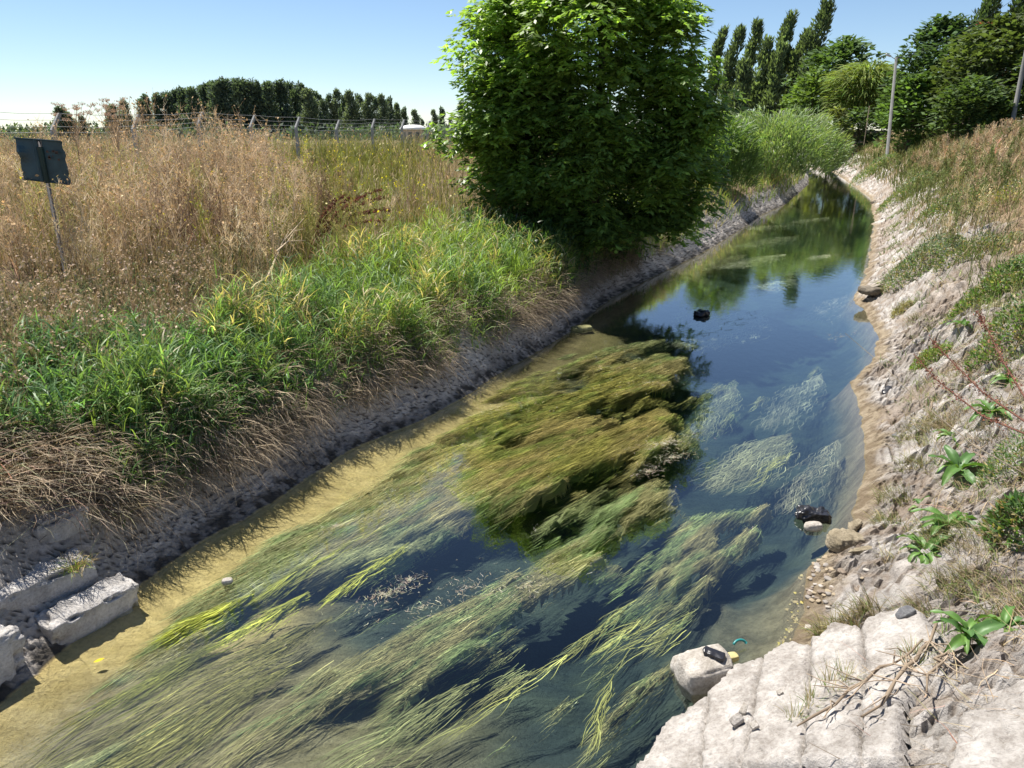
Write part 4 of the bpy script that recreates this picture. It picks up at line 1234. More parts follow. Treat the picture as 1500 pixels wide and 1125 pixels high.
def right_trees():
    specs = [
        (1240, 64, 200, 120, 92, .75, (.09, .15, .05), 150, 34, 'round green tree standing behind the weeping willow'),
        (1195, 105, 200, 64, 86, .6, (.13, .20, .05), 80, 34, 'light green leafy tree left of the round tree'),
        (1262, 160, 190, 60, 76, .5, (.075, .12, .04), 50, 30, 'low dark bush under the weeping willow'),
        (1345, 112, 190, 85, 56, .45, (.10, .17, .045), 90, 36, 'bright green bush right beside the lamp pole'),
        (1388, 30, 190, 120, 60, .52, (.07, .12, .045), 170, 36, 'big dark green tree right of the lamp pole'),
        (1475, 30, 180, 130, 52, .46, (.09, .125, .042), 170, 36, 'olive green bushy tree before the dark red tree'),
        (1432, 118, 190, 90, 48, .38, (.075, .12, .038), 90, 34, 'low dark bush between the two big trees'),
        (1560, 60, 190, 120, 48, .42, (.085, .125, .042), 110, 30, 'olive tree cut by the right picture edge'),
        (1222, 160, 200, 60, 74, .45, (.17, .20, .06), 60, 30, 'yellowish bush on the bank at the far bend'),
        (1170, 168, 205, 60, 96, .55, (.07, .115, .04), 60, 28, 'dark shrub at the far bend behind the pale green bush'),
    ]
    for k, (px, pt, pb, wp, y, ls, col, ncl, n, lab) in enumerate(specs):
        loc, a, tr = round_tree(px, pt, pb, wp, y, ls, col, ncl, n, k * 3 + 1)
        put_tree('broadleaf_tree' if 'tree' in lab else 'bush', loc, a, tr, M_FAR, lab, None, 'tree' if 'tree' in lab else 'bush')
    # dark red tree and two poplars behind the right trees
    loc, a, tr = round_tree(1440, 38, 190, 75, 64, .46, (.20, .075, .06), 90, 32, 61)
    put_tree('red_leaved_tree', loc, a, tr, M_FAR, 'dark red leaved tree behind the big right trees', None, 'tree')
    for px, py, lab in ((1414, -8, 'poplar tip rising behind the big dark green tree'), (1462, -14, 'poplar rising behind the dark red tree')):
        y = 84; b = at_y(px, 190, y); z0 = gz(b[0], y) - .3
        H = at_y(px, py, y)[2] - z0
        a, tr = poplar_mesh(H, 1.3, .06, 130, 24, .5, (.07, .11, .05), px)
        put_tree('poplar_tree', (b[0] - .03 * H, y, z0), a, tr, M_FAR, lab, 'poplars behind the right trees')
    # weeping willow: hanging ribbons
    y = 82; c = at_y(1278, 92, y); z0 = gz(c[0], y) - .2; H = c[2] - z0
    t = empty('weeping_willow', (c[0], y, z0)); tag(t, 'yellow-green weeping willow left of the lamp pole', 'tree')
    acc = Acc(); n = 5200
    th = U(0, 6.28, n); q = U(0, 1, n) ** .5 * 3.0
    zt = H * (1 - .22 * (q / 3.0) ** 2) * U(.12, 1, n) ** .6
    off = np.where(np.cos(th) < 0, 1.25, .85)
    ribbons(acc, P3(q * np.cos(th) * off, q * np.sin(th), zt), th, U(.8, 1.4, n), U(.8, 2.0, n), U(.08, .16, n), U(1.2, 1.8, n), jit((.20, .26, .07), n, .28), 4, BLADE, wav=.2)
    acc.build('crown', M_FAR, t)
    tr = Acc(); trunk_limbs(tr, A_([0, 0, 0.]), A_([.1, 0, H * .75]), .16, [(.5, (U(-1.4, 1.4), U(-1, 1), H * .8), .05) for _ in range(8)])
    tr.build('trunk', M_BARK, t)
right_trees()

# pale green willow shrub over the left bank, past the big tree
def willow_shrub():
    y0 = 36.0
    for (px, y, rx, top, n, lab, col) in ((1132, 44, 3.7, 156, 13000, 'dense pale green willow shrub leaning over the far left bank', (.17, .235, .10)),
                                     (1062, 33, 1.3, 166, 4200, 'smaller pale green shrub right behind the large tree', (.12, .19, .055))):
        c = at_y(px, 230, y); z0 = gz(c[0], y) - .2
        H = at_y(px, top, y)[2] - z0
        t = empty('willow_shrub', (c[0], y, z0)); tag(t, lab, 'shrub')
        acc = Acc()
        th = U(0, 6.28, n); q = U(0, 1, n) ** .45
        lo = fbm(np.cos(th) * 1.7 + 4, np.sin(th) * 1.7, q * 3, seed=130)
        rad = rx * q * (.45 + 1.1 * lo)
        zt = H * np.sqrt(np.clip(1 - (q * .93) ** 2.4, 0, 1)) * U(.02, 1, n) ** .6 * (.5 + 1.0 * lo)
        ribbons(acc, P3(rad * np.cos(th), rad * np.sin(th), zt * .93), th + NRM(0, .5, n), U(.2, 1.0, n), U(.3, .65, n), U(.028, .05, n), U(.5, 1.5, n), jit(col, n, .3), 3, LEAF, tip=np.clip(jit(col, n, .3) * 1.25, 0, .6))
        acc.build('crown', M_GRASS, t)
        tr = Acc()
        for k in range(14):
            a = U(0, 6.28); s = U(.3, .85) * rx
            tube(tr, [(0, 0, 0), (math.cos(a) * s * .4, math.sin(a) * s * .4, H * .4), (math.cos(a) * s, math.sin(a) * s, H * U(.45, .8))], [.04, .025, .01], (.12, .1, .07), 5)
        tr.build('stem', M_BARK, t)
willow_shrub()

# distant wood to the left: single poplars and rounder trees
def far_wood():
    protos = []
    for k in range(4):
        a, tr = poplar_mesh(10, .85 + .14 * k, .0, 90, 34, .48, [(.10, .14, .105), (.11, .155, .112), (.15, .19, .14), (.09, .125, .10)][k], k * 5)  # crown colours paled and blued: haze painted into the leaves
        protos.append((a.mesh('crown'), tr.mesh('trunk')))
        protos[-1][0].materials.append(M_FAR); protos[-1][1].materials.append(M_BARK)
    tops = A_([(88, 160), (100, 168), (120, 172), (163, 158), (180, 152), (205, 148), (213, 142), (228, 140), (243, 140), (256, 136), (268, 134), (280, 132), (292, 130), (303, 127), (313, 124), (322, 122),
               (333, 121), (343, 120), (352, 122), (362, 127), (371, 124), (381, 128), (391, 124), (402, 128), (410, 124), (424, 126), (432, 133), (440, 128), (452, 136), (461, 138), (474, 150), (482, 142), (492, 136), (503, 144), (513, 138), (524, 142),
               (538, 142), (548, 145), (560, 143), (570, 146), (581, 155), (592, 160), (608, 164), (618, 176), (636, 164), (647, 160), (660, 175), (676, 152), (690, 178), (40, 196), (15, 200), (62, 198), (140, 190)], float)
    order = np.argsort(tops[:, 0]); cnt = {}
    words = 'first second third fourth fifth sixth seventh eighth ninth tenth eleventh twelfth thirteenth fourteenth fifteenth sixteenth seventeenth eighteenth nineteenth twentieth twenty-first twenty-second twenty-third twenty-fourth twenty-fifth twenty-sixth'.split()
    tops = tops[order]
    lab_a = 'dark green tree in the distant wood on the left horizon'
    for k, (px, py) in enumerate(tops):
        y = U(128, 150) if px < 480 else U(160, 185)
        if px < 185 and py < 190: y = 95
        c = at_y(px, py, y); z0 = 1.4
        H = c[2] - z0
        cm, tm = protos[int(rng.integers(0, 4)) if px < 480 else 2 - (k % 2)]
        t = empty('distant_tree', (c[0], y, z0), U(0, 6.28))
        s = H / 10
        sx = s * (1.15 if px > 470 else 1.35)
        t.scale = (sx * U(.9, 1.2), sx * U(.9, 1.2), s)
        if px < 150 and py > 180: lab = 'low distant tree at the left end of the horizon'; g = 'low trees at the left end of the horizon'
        elif px < 130: lab = 'dark conifer-like tree just right of the bent fence post'; g = 'dark trees by the bent fence post'
        elif px < 190: lab = 'dark narrow tree rising behind the tan weeds and dry umbels'; g = 'dark trees behind the umbels'
        elif px < 465: lab = lab_a; g = 'trees of the distant wood'
        elif px < 575: lab = 'grey-green poplar in the clump left of the guard hut'; g = 'poplars left of the guard hut'
        else: lab = 'small far poplar between the guard hut and the large tree'; g = 'far poplars by the guard hut'
        cnt[g] = cnt.get(g, 0) + 1
        tag(t, lab + ', %s from the left' % words[cnt[g] - 1], 'tree', g)
        link('crown', cm, None, t); link('trunk', tm, None, t)
    acc = Acc()
    n = 26000
    y = U(112, 160, n); px = U(-700, 1100, n)
    x = (px - 750) / FPX * y
    diamonds(acc, P3(x, y, np.full(n, 1.6) + U(0, 3.4, n) * (fbm(x * .08, y * .08, seed=140) + .2)), U(0, 6.28, n), U(.1, 1.4, n), U(.4, .95, n), U(.22, .5, n), jit((.08, .115, .08), n, .3))  # haze is in the paled leaf colour, no air is modelled
    tag(acc.build('distant_hedge', M_FAR), 'low hazy scrub along the far edge of the fields', 'scrub', kind='stuff')
far_wood()

# ------------------------------------------------------------------ poles and wires
def poles():
    mp = rock_mat('pole_concrete', (.15, .15, .15), (.22, .22, .21), 2, .2)
    y = 54.0
    b = at_y(1307, 188, y); z0 = gz(b[0], y)
    tp = at_y(1313, 84, y)
    t = empty('lamp_pole', (b[0], y, z0)); tag(t, 'grey concrete utility pole with a street lamp, left of the dark trees', 'utility pole')
    dx = tp[0] - b[0]; H = tp[2] - z0
    acc = Acc(); tube(acc, [(0, 0, -.4), (dx, 0, H)], [.12, .085], (.5, .5, .5), 8); acc.build('pole', mp, t)
    acc = Acc(); tube(acc, [(dx - .05, 0, H - .05), (dx + .38, 0, H + .02)], [.05, .05], (.4, .4, .4), 5); acc.build('crossarm', mp, t)
    acc = Acc(); tube(acc, [(dx, 0, H - .15), (dx - .3, 0, H + .02), (dx - .5, 0, H + .12)], .022, (.4, .4, .4), 5); arm = acc.build('lamp_arm', M_WIRE, t)
    lump('lamp_head', (.42, .18, .12), (dx - .56, 0, H + .13), (0, .35, 0), plain_mat('lamp_grey', (.6, .6, .58), .5), parent=arm, round_=.5, rough=.005, cuts=5)
    y2 = 46.0
    b2 = at_y(1489, 150, y2); z2 = gz(b2[0], y2); t2p = at_y(1506, 62, y2)
    t2 = empty('utility_pole', (b2[0], y2, z2)); tag(t2, 'pale leaning concrete pole cut by the right picture edge', 'utility pole')
    acc = Acc(); tube(acc, [(0, 0, -.4), (t2p[0] - b2[0], 0, t2p[2] - z2), ((t2p[0] - b2[0]) * 1.6, 0, (t2p[2] - z2) * 1.6)], [.13, .12, .10], (.5, .5, .5), 8); acc.build('pole', mp, t2)
    acc = Acc(); tube(acc, [((t2p[0] - b2[0]) * 1.6 - .5, 0, (t2p[2] - z2) * 1.57), ((t2p[0] - b2[0]) * 1.6 + .5, 0, (t2p[2] - z2) * 1.57)], .05, (.5, .5, .5), 5); acc.build('crossarm', mp, t2)
    b3 = at_y(1268, 192, 74); z3 = gz(b3[0], 74); h3 = at_y(1268, 155, 74)[2] - z3
    acc = Acc(); tube(acc, [(0, 0, -.3), (.02, 0, h3)], [.045, .04], (.3, .28, .25), 6)
    o = acc.build('fence_post', M_BARK, None, (b3[0], 74, z3)); tag(o, 'thin grey post standing in front of the weeping willow', 'post')
    e1 = A_([b[0] + dx + .3, y, z0 + H + .05]); e2 = A_([b2[0] + (t2p[0] - b2[0]) * 1.6, y2, z2 + (t2p[2] - z2) * 1.58])
    for k in range(2):
        s, e = e1 + A_([0, .0, .0 - .12 * k]), e2 + A_([-.4 + .8 * k, 0, .05])
        u = np.linspace(0, 1, 12)[:, None]
        pts = s * (1 - u) + e * u - A_([0, 0, .5]) * (4 * u * (1 - u))
        acc = Acc(); tube(acc, pts, .012, (.1, .1, .1), 4, False)
        o = acc.build('overhead_wire', M_BLACK); tag(o, ['upper overhead wire from the lamp pole to the right pole', 'lower overhead wire from the lamp pole to the right pole'][k], 'wire')
poles()

# ------------------------------------------------------------------ right bank vegetation
def right_weeds():
    acc = Acc()
    x, y, d, z = sampR(40000, 7.5, 75, .9, 13, 1.3)
    px, py = project(x, y, z)
    edge = 1.55 + .9 * (fbm(y * .5, y * 0 + 2, seed=150) - .5) * 2 + .5 * (fbm(y * 2.1, y * 0, seed=151) - .5)
    k = (d > edge * np.interp(y, [8, 12, 22, 60], [1.3, .9, .6, .42]) + U(-.15, .3, len(x))) & (px < 1750)
    x, y, z, d = x[k], y[k], z[k], d[k]; n = len(x)
    tone = fbm(x * .6, y * .6, seed=152)
    g = np.clip(.62 + (tone - .5) * 3.2 - .30 * sst(2.5, 6, d) + .25 * sst(22, 32, y) * (1 - sst(3, 6, d)), 0.04, .95)[:, None]
    t = U(0, 1, (n, 1))
    dry = A_((.44, .36, .22)) * (1 - t) + A_((.30, .245, .14)) * t
    grn = A_((.125, .165, .05)) * (1 - t) + A_((.19, .21, .075)) * t
    col = np.where(U(0, 1, (n, 1)) < g, grn, dry) * np.exp(NRM(0, .2, (n, 1)))
    ribbons(acc, P3(x, y, z - .03), U(0, 6.28, n), np.abs(NRM(0, .4, n)), U(.22, .72, n), np.clip(.0011 * y, .011, .05), U(.1, 1.3, n), col, 3, BLADE)
    tag(acc.build('slope_grass', M_DRY), 'mixed dry and green grass over the right slope', 'grass', kind='stuff')
    # tufts creeping down the eroded face
    acc = Acc()
    x, y, d, z = sampR(340, 7.5, 34, .45, 2.0, 1.1)
    k = fbm(x * 1.2, y * 1.2, seed=155) + U(-.1, .1, len(x)) > .47
    x, y = x[k], y[k]; m = 34
    kd = np.repeat(U(0, 1, len(x)), m)[:, None]
    x = np.repeat(x, m) + NRM(0, .10, len(x) * m); y = np.repeat(y, m) + NRM(0, .14, len(y) * m); z = hz(x, y); n = len(x)
    c = np.where(kd < .5, A_((.20, .24, .09)), np.where(kd < .8, A_((.40, .34, .20)), A_((.13, .20, .06)))) * np.exp(NRM(0, .22, (n, 1)))
    ribbons(acc, P3(x, y, z - .01), U(0, 6.28, n), U(.2, 1.3, n), U(.08, .26, n), np.clip(.0009 * y, .007, .025), U(.2, 1.3, n), c, 3, BLADE)
    tag(acc.build('slope_tufts', M_DRY), 'small weed tufts creeping down the eroded right bank', 'weeds', kind='stuff')
    # bushy herbs
    acc = Acc()
    x, y, d, z = sampR(1050, 8, 60, 1.3, 10, 1.2)
    px, py = project(x, y, z)
    k = (fbm(x * .5, y * .5, seed=153) + U(-.1, .1, len(x)) > .44) & (d > 1.4 + (y < 14) * .6) & (px < 1700)
    x, y, z = x[k], y[k], z[k]; n = len(x)
    branchy(acc, x, y, z, U(.4, .85, n), 8, 6, jit((.17, .19, .07), n, .3), np.clip(.0008 * y, .008, .03), .4, .12, .2, (.15, .19, .065), .7, .03, .1)
    x, y, d, z = sampR(800, 8, 45, 2.0, 11, 1.1)
    px, py = project(x, y, z)
    k = (px < 1700); x, y, z = x[k], y[k], z[k]; n = len(x)
    branchy(acc, x, y, z, U(.5, 1.05, n), 7, 5, jit((.42, .34, .21), n, .25), np.clip(.0007 * y, .007, .03), .4, .12, .2, (.48, .36, .22), .5, .022, .3)
    tag(acc.build('slope_herbs', M_DRY), 'branching olive and straw coloured herbs on the right slope', 'weeds', kind='stuff')
right_weeds()

def bush_at(px, py, w, h, col, lab, ls=.07, n=1500, mat=None, flowers=None, narrow=.35):
    n = int(n * 1.8); ls = ls * .75
    p = hit(px, py)
    t = empty('low_bush', tuple(p)); tag(t, lab, 'bush')
    acc = Acc()
    th = U(0, 6.28, n); q = U(0, 1, n) ** .5
    rr = w * q * (.7 + .6 * fbm(np.cos(th) * 2 + px, np.sin(th) * 2, seed=160))
    xx, yy = rr * np.cos(th), rr * np.sin(th)
    gzz = hz(xx + p[0], yy + p[1]) - p[2]
    zz = np.sqrt(np.clip(1 - q ** 2.2, 0, 1)) * h * U(.15, 1, n) ** .6 * (.7 + .6 * fbm(xx * 5, yy * 5, seed=161))
    diamonds(acc, P3(xx, yy, gzz + zz), th + NRM(0, .9, n), U(.3, 1.8, n), U(.6, 1.4, n) * ls, U(.7, 1.3, n) * ls * narrow, np.where(U(0, 1, (n, 1)) < .22, jit((.34, .28, .15), n, .2), jit(col, n, .28)))
    if flowers:
        s = zz > h * .5
        cards(acc, P3(xx, yy, gzz + zz + .05)[s][:flowers], .02, (.65, .52, .03))
    acc.build('foliage', mat or M_GRASS, t)
    tr = Acc()
    m = 40; a = U(0, 6.28, m)
    ribbons(tr, np.zeros((m, 3)), a, U(.2, 1.0, m), h * .8, .008, .2, (.22, .17, .10), 2, STEM)
    tr.build('stem', M_DRY, t)
bush_at(1352, 385, .75, .35, (.12, .17, .075), 'grey-green bush hanging on the right slope above the water', .09, 1900)
bush_at(1432, 372, .7, .32, (.11, .15, .06), 'dark green bush beside the grey-green bush on the right slope', .08, 1500)
bush_at(1462, 432, .55, .5, (.115, .185, .055), 'dense green bush at the right edge of the chalky slope', .10, 1900)
bush_at(1480, 300, 1.0, .5, (.14, .17, .06), 'yellow flowered bush high on the right slope', .10, 1500, None, 60)
bush_at(1362, 530, .22, .20, (.15, .23, .04), 'small bright green clump on the chalky slope', .06, 700)
bush_at(1395, 300, .9, .42, (.10, .155, .05), 'leafy green bush in the middle of the right slope', .10, 1500)
bush_at(1280, 255, 1.6, .8, (.11, .18, .055), 'broad green bush at the top of the far right bank', .16, 1800)
bush_at(1330, 285, 1.2, .6, (.12, .17, .065), 'greyish bush overhanging the eroded right bank', .14, 1600)
bush_at(1490, 500, .45, .5, (.12, .19, .06), 'green herb clump behind the maroon seed stalks', .09, 1300)
bush_at(1495, 700, .32, .40, (.11, .18, .06), 'fine green herb clump by the right picture edge', .07, 1400, narrow=.2)
bush_at(1492, 780, .25, .25, (.10, .18, .05), 'leafy herb clump low on the right edge', .09, 600)
bush_at(1320, 458, .15, .16, (.28, .26, .12), 'dry yellowish tuft hanging on the chalky slope', .10, 500, narrow=.12)

def right_tufts():
    """olive-tan grass tufts hanging on the near right bank"""
    spots = [(1345, 640, .22, 340, (.30, .27, .13)), (1335, 690, .14, 200, (.28, .25, .12)), (1310, 735, .16, 220, (.26, .24, .11)), (1300, 770, .12, 160, (.28, .24, .12)), (1385, 790, .20, 300, (.26, .25, .10)),
             (1400, 860, .18, 260, (.30, .26, .13)), (1215, 935, .10, 220, (.30, .26, .12)), (1245, 925, .08, 160, (.26, .21, .11)), (1340, 470, .12, 160, (.26, .22, .12)), (1270, 905, .10, 160, (.25, .21, .11)),
             (1340, 905, .12, 200, (.32, .26, .15)), (1440, 800, .2, 260, (.34, .28, .17)), (1390, 620, .18, 240, (.34, .28, .18)), (1450, 640, .2, 240, (.30, .24, .15)), (1440, 860, .18, 220, (.34, .28, .18)), (1480, 900, .16, 200, (.36, .29, .18))]
    tuft_labels = ['largest tan tuft hanging left of the grey stump', 'tan tuft just below the large one by the stump', 'olive tuft above the pale muddy lump', 'small tuft at the waterline right of the muddy lump', 'tan tuft behind the lowest dock plant', 'tan tuft below the lowest dock plant', 'dense tan tuft at the upper corner of the slabs', 'brown tuft beside the dense one at the slab corner', 'dry tuft on the chalk below the driftwood heap', 'brown tuft in the gully behind the slabs', 'tan tuft at the top edge of the rightmost slab', 'straw tuft right of the two broad dock plants', 'straw tuft above the grey stump', 'straw tuft right of the grey stump under the maroon stalks', 'straw tuft on bare earth right of the dock plants', 'straw tuft at the right edge above the slab dock']
    for k, (px, py, r, n, col) in enumerate(spots):
        p = hit(px, py)
        acc = Acc()
        q = r * U(0, 1, n) ** .6; th = U(0, 6.28, n)
        x, y = p[0] + q * np.cos(th), p[1] + q * np.sin(th)
        z = hz(x, y)
        mixc = np.where(U(0, 1, (n, 1)) < .3, A_((.15, .20, .06)), A_(col)) * np.exp(NRM(0, .25, (n, 1)))
        ribbons(acc, P3(x, y, z - .01) - p, 2.7 + NRM(0, .9, n), U(.1, .9, n), U(.09, .26, n), U(.004, .007, n), U(.5, 1.9, n), mixc, 4, BLADE)
        o = acc.build('grass_tuft', M_DRY, None, tuple(p))
        tag(o, tuft_labels[k], 'grass tuft', 'grass tufts on the chalky right bank')
    # green tufts growing from joints of the slabs
    for (px, py, n, r), lab in zip([(1232, 1035, 70, .06), (1250, 1020, 60, .05), (1175, 1080, 40, .04), (1350, 1000, 110, .06), (1200, 1060, 40, .04)],
                     ['green grass tuft in the slab joint, the largest of the group', 'green grass tuft right beside the largest one on the slabs', 'thin green tuft lowest on the pale slabs', 'grass tuft below the big dock plant at the slab edge', 'small tuft between the lowest and the largest on the slabs']):
        p = slab_pt(px, py, .11)
        acc = Acc(); a = U(0, 6.28, n); q = r * U(0, 1, n) ** .5
        col = np.where(U(0, 1, (n, 1)) < .55, A_((.17, .24, .07)), A_((.45, .37, .22))) * np.exp(NRM(0, .2, (n, 1)))
        ribbons(acc, P3(q * np.cos(a), q * np.sin(a), q * 0), a + NRM(0, .5, n), U(.1, .7, n), U(.06, .17, n), U(.003, .0055, n), U(.2, 1.1, n), col, 3, BLADE)
        tag(acc.build('grass_tuft', M_GRASS, None, tuple(p)), lab, 'grass tuft', 'grass tufts between the slabs')
    acc = Acc()
    x, y, d, z = sampR(900, 2.6, 11.5, .55, 4.0, 1.0)
    px, py = project(x, y, z)
    k = (px > np.interp(py, [330, 450, 560, 640, 760, 880, 960], [1330, 1400, 1370, 1330, 1300, 1330, 1400]) + U(-25, 25, len(x))) & (py < 960) & (px < 1640) & (fbm(x * 1.5, y * 1.5, seed=172) + U(-.1, .1, len(x)) > .42)
    x, y, z = x[k], y[k], z[k]
    n = len(x); m = 26
    bx, by = np.repeat(x, m) + NRM(0, .06, n * m), np.repeat(y, m) + NRM(0, .06, n * m)
    bz = hz(bx, by)
    kind = np.repeat(U(0, 1, n), m)[:, None]
    c = np.where(kind < .55, A_((.42, .34, .21)), np.where(kind < .8, A_((.27, .27, .12)), A_((.15, .22, .065)))) * np.exp(NRM(0, .25, (n * m, 1)))
    ribbons(acc, P3(bx, by, bz - .01), U(0, 6.28, n * m), U(.1, 1.2, n * m), U(.08, .30, n * m), U(.003, .008, n * m), U(.2, 1.5, n * m), c, 3, BLADE)
    tag(acc.build('bank_herbs', M_DRY), 'straggling dry grass and herbs over the near right bank', 'weeds', kind='stuff')
    # dry roots, straw and litter
    acc = Acc()
    x, y, d, z = sampR(2600, 1.6, 9.5, .9, 3.4, 1.1)
    px, py = project(x, y, z)
    k = (px > 1285) & (fbm(x * 1.8, y * 1.8, seed=171) + U(-.1, .1, len(x)) > .45) & (py < 1180)
    x, y, z = x[k], y[k], z[k]; n = len(x)
    ribbons(acc, P3(x, y, z + .02), 2.6 + NRM(0, .8, n), U(1.0, 1.7, n), U(.10, .40, n), U(.003, .008, n), U(.1, .7, n), jit((.40, .31, .21), n, .3), 4, STEM, wav=.3)
    tag(acc.build('dry_straw', M_DRY), 'dry straw and fine roots strewn over the right bank', 'straw', kind='stuff')
right_tufts()

def leaf_mesh(name, L, W, bend, fold, col, wavy=.0):
    n = 8; m = 4
    V, C = [], []
    for i in range(n + 1):
        t = i / n
        ang = .3 + bend * t
        x = L * (math.sin(.3 + bend * t * .5) * t); z = L * (math.cos(.3 + bend * t * .5) * t)
        w = W * (math.sin(math.pi * min(1, t * .94 + .03)) ** .75) if t > .18 else W * .12
        for j in range(m + 1):
            s = (j / m - .5) * 2
            V.append((x - abs(s) * fold * w * math.cos(ang) , s * w * .5, z + abs(s) * fold * w * math.sin(ang) + wavy * W * math.sin(t * 17 + s * 2) * abs(s)))
            rib = 1.35 if j == m // 2 else 1.0
            C.append(A_(col) * rib)
    F = [[i * (m + 1) + j, i * (m + 1) + j + 1, (i + 1) * (m + 1) + j + 1, (i + 1) * (m + 1) + j] for i in range(n) for j in range(m)]
    acc = Acc(); acc.add(V, F, C); me = acc.mesh(name); me.materials.append(M_DOCK)
    return me
def docks():
    meshes = [leaf_mesh('leaf', .26, .07, 2.0, .25, (.10, .20, .045), .16), leaf_mesh('leaf', .20, .055, 2.6, .3, (.13, .24, .055), .2), leaf_mesh('leaf', .24, .08, 1.3, .2, (.085, .175, .05), .14), leaf_mesh('leaf', .15, .05, 2.9, .2, (.15, .24, .06), .2)]
    spots = [((1355, 815), 12, .78, 'broad-leaved dock plant lowest on the right bank beside dry grass'), ((1390, 775), 12, .80, 'broad-leaved dock plant just above the lowest one'), ((1405, 690), 7, .95, 'dock plant with long upright leaves halfway up the near bank'),
             ((1450, 610), 11, .8, 'glossy dock plant by the pale roots on the right'), ((1430, 965), 13, .62, 'dark green dock plant on the pale slabs near the bottom right'), ((1395, 640), 7, .7, 'small dock plant left of the pale roots'),
             ((1412, 480), 7, .75, 'bright dock plant on the chalky slope below the green bush'), ((1480, 560), 10, .9, 'yellowish green dock plant at the right edge under the maroon stalks'), ((1485, 950), 7, .55, 'few-leaved dock plant next to the one on the slabs'),
             ((1350, 745), 6, .6, 'young dock plant among the tan tufts')]
    for (pp, n, s, lab) in spots:
        p = slab_pt(*pp, .13) if 'slabs' in lab else hit(*pp)
        t = empty('dock_plant', tuple(p)); tag(t, lab, 'plant', 'dock plants on the right bank')
        for k in range(int(n * 1.6)):
            o = link('leaf', meshes[int(rng.integers(0, 4))], None, t, (U(-.02, .02), U(-.02, .02), -.01), (U(-.4, .4), U(-.2, .7), k * 2.4 + U(-.7, .7)))
            q = s * U(.9, 1.5); o.scale = (q, q, q)
docks()

def stalks():
    """maroon seed stalks and the thin long straw in front"""
    for k, (pts, lab) in enumerate([([(1512, 625, 4.2), (1440, 575, 4.9), (1385, 520, 5.6), (1362, 495, 5.9)], 'longest maroon seed stalk leaning left from the right picture edge'),
                                    ([(1512, 600, 4.2), (1470, 530, 4.8), (1445, 480, 5.2), (1430, 455, 5.4)], 'steeper maroon seed stalk above the longest one'),
                                    ([(1512, 640, 4.2), (1440, 610, 4.8), (1370, 555, 5.5), (1340, 520, 5.9)], 'lower maroon seed stalk beneath the longest one')]):
        P = A_([at_y(a, b, c) for a, b, c in pts]); o0 = P[0].copy()
        u = np.linspace(0, len(P) - 1, 16); i = np.minimum(u.astype(int), len(P) - 2); f = (u - i)[:, None]
        Q = P[i] * (1 - f) + P[i + 1] * f - o0
        t = empty('seed_stalk', tuple(o0)); tag(t, lab, 'dry plant', 'maroon seed stalks')
        acc = Acc(); tube(acc, Q, np.linspace(.007, .003, 16), (.18, .09, .065), 5); acc.build('stem', M_DRY, t)
        acc = Acc(); n = 420
        j = rng.integers(2, 15, n); f = U(0, 1, n)[:, None]
        q = Q[j] * (1 - f) + Q[np.minimum(j + 1, 15)] * f + NRM(0, .016, (n, 3))
        cards(acc, q, U(.004, .010, n), jit((.22, .10, .07), n, .35)); acc.build('seeds', M_DRY, t)['kind'] = 'stuff'
    P = A_([at_y(a, b, c) for a, b, c in ((1238, 488, 6.3), (1285, 528, 5.7), (1350, 590, 5.0), (1430, 655, 4.4), (1512, 700, 3.8))]); o0 = P[-1].copy()
    acc = Acc(); tube(acc, P - o0, [.002, .003, .004, .0045, .005], (.26, .22, .16), 4)
    tag(acc.build('long_straw', M_DRY, None, tuple(o0)), 'single long thin straw arching left over the right bank and water', 'dry stalk')
    for a, b, r, lab in (((1350, 640), (1365, 605), .03, 'grey broken stump poking from the right bank'), ((1415, 700), (1440, 665), .02, 'pale forked root on the right bank under the glossy dock'), ((1190, 1108), (1372, 985), .022, 'long pale dead root lying across the slabs'), ((1290, 1100), (1395, 960), .028, 'thick brown dead root crossing beside the dock plant on the slabs'), ((1380, 1060), (1410, 970), .018, 'short dead root right of the thick brown one')):
        if a[1] > 950 or b[1] > 950:
            p, q = slab_pt(*a, .155), slab_pt(*b, .165)
        else:
            p, q = hit(*a) + A_([0, 0, .02]), hit(*b) + A_([0, 0, .10])
        acc = Acc()
        u = np.linspace(0, 1, 9)[:, None]
        Q = (q - p) * u + np.concatenate([NRM(0, .02, (9, 2)), np.abs(NRM(0, .012, (9, 1)))], 1)
        tube(acc, Q, r * (.3 + .5 * np.sin(u[:, 0] * 2.2 + .4)) * .5 * U(.7, 1.3, 9), (.30, .235, .17), 6)
        for _ in range(16):
            i = int(rng.integers(2, 8)); e = Q[i] + A_([U(-.22, .12), U(-.22, .16), U(-.02, .05)])
            tube(acc, [Q[i], (Q[i] + e) / 2 + NRM(0, .015, 3), e], [.005, .004, .002], (.45, .36, .27), 4, False)
        tag(acc.build('dead_root', M_DRY, None, tuple(p)), lab, 'root')
stalks()

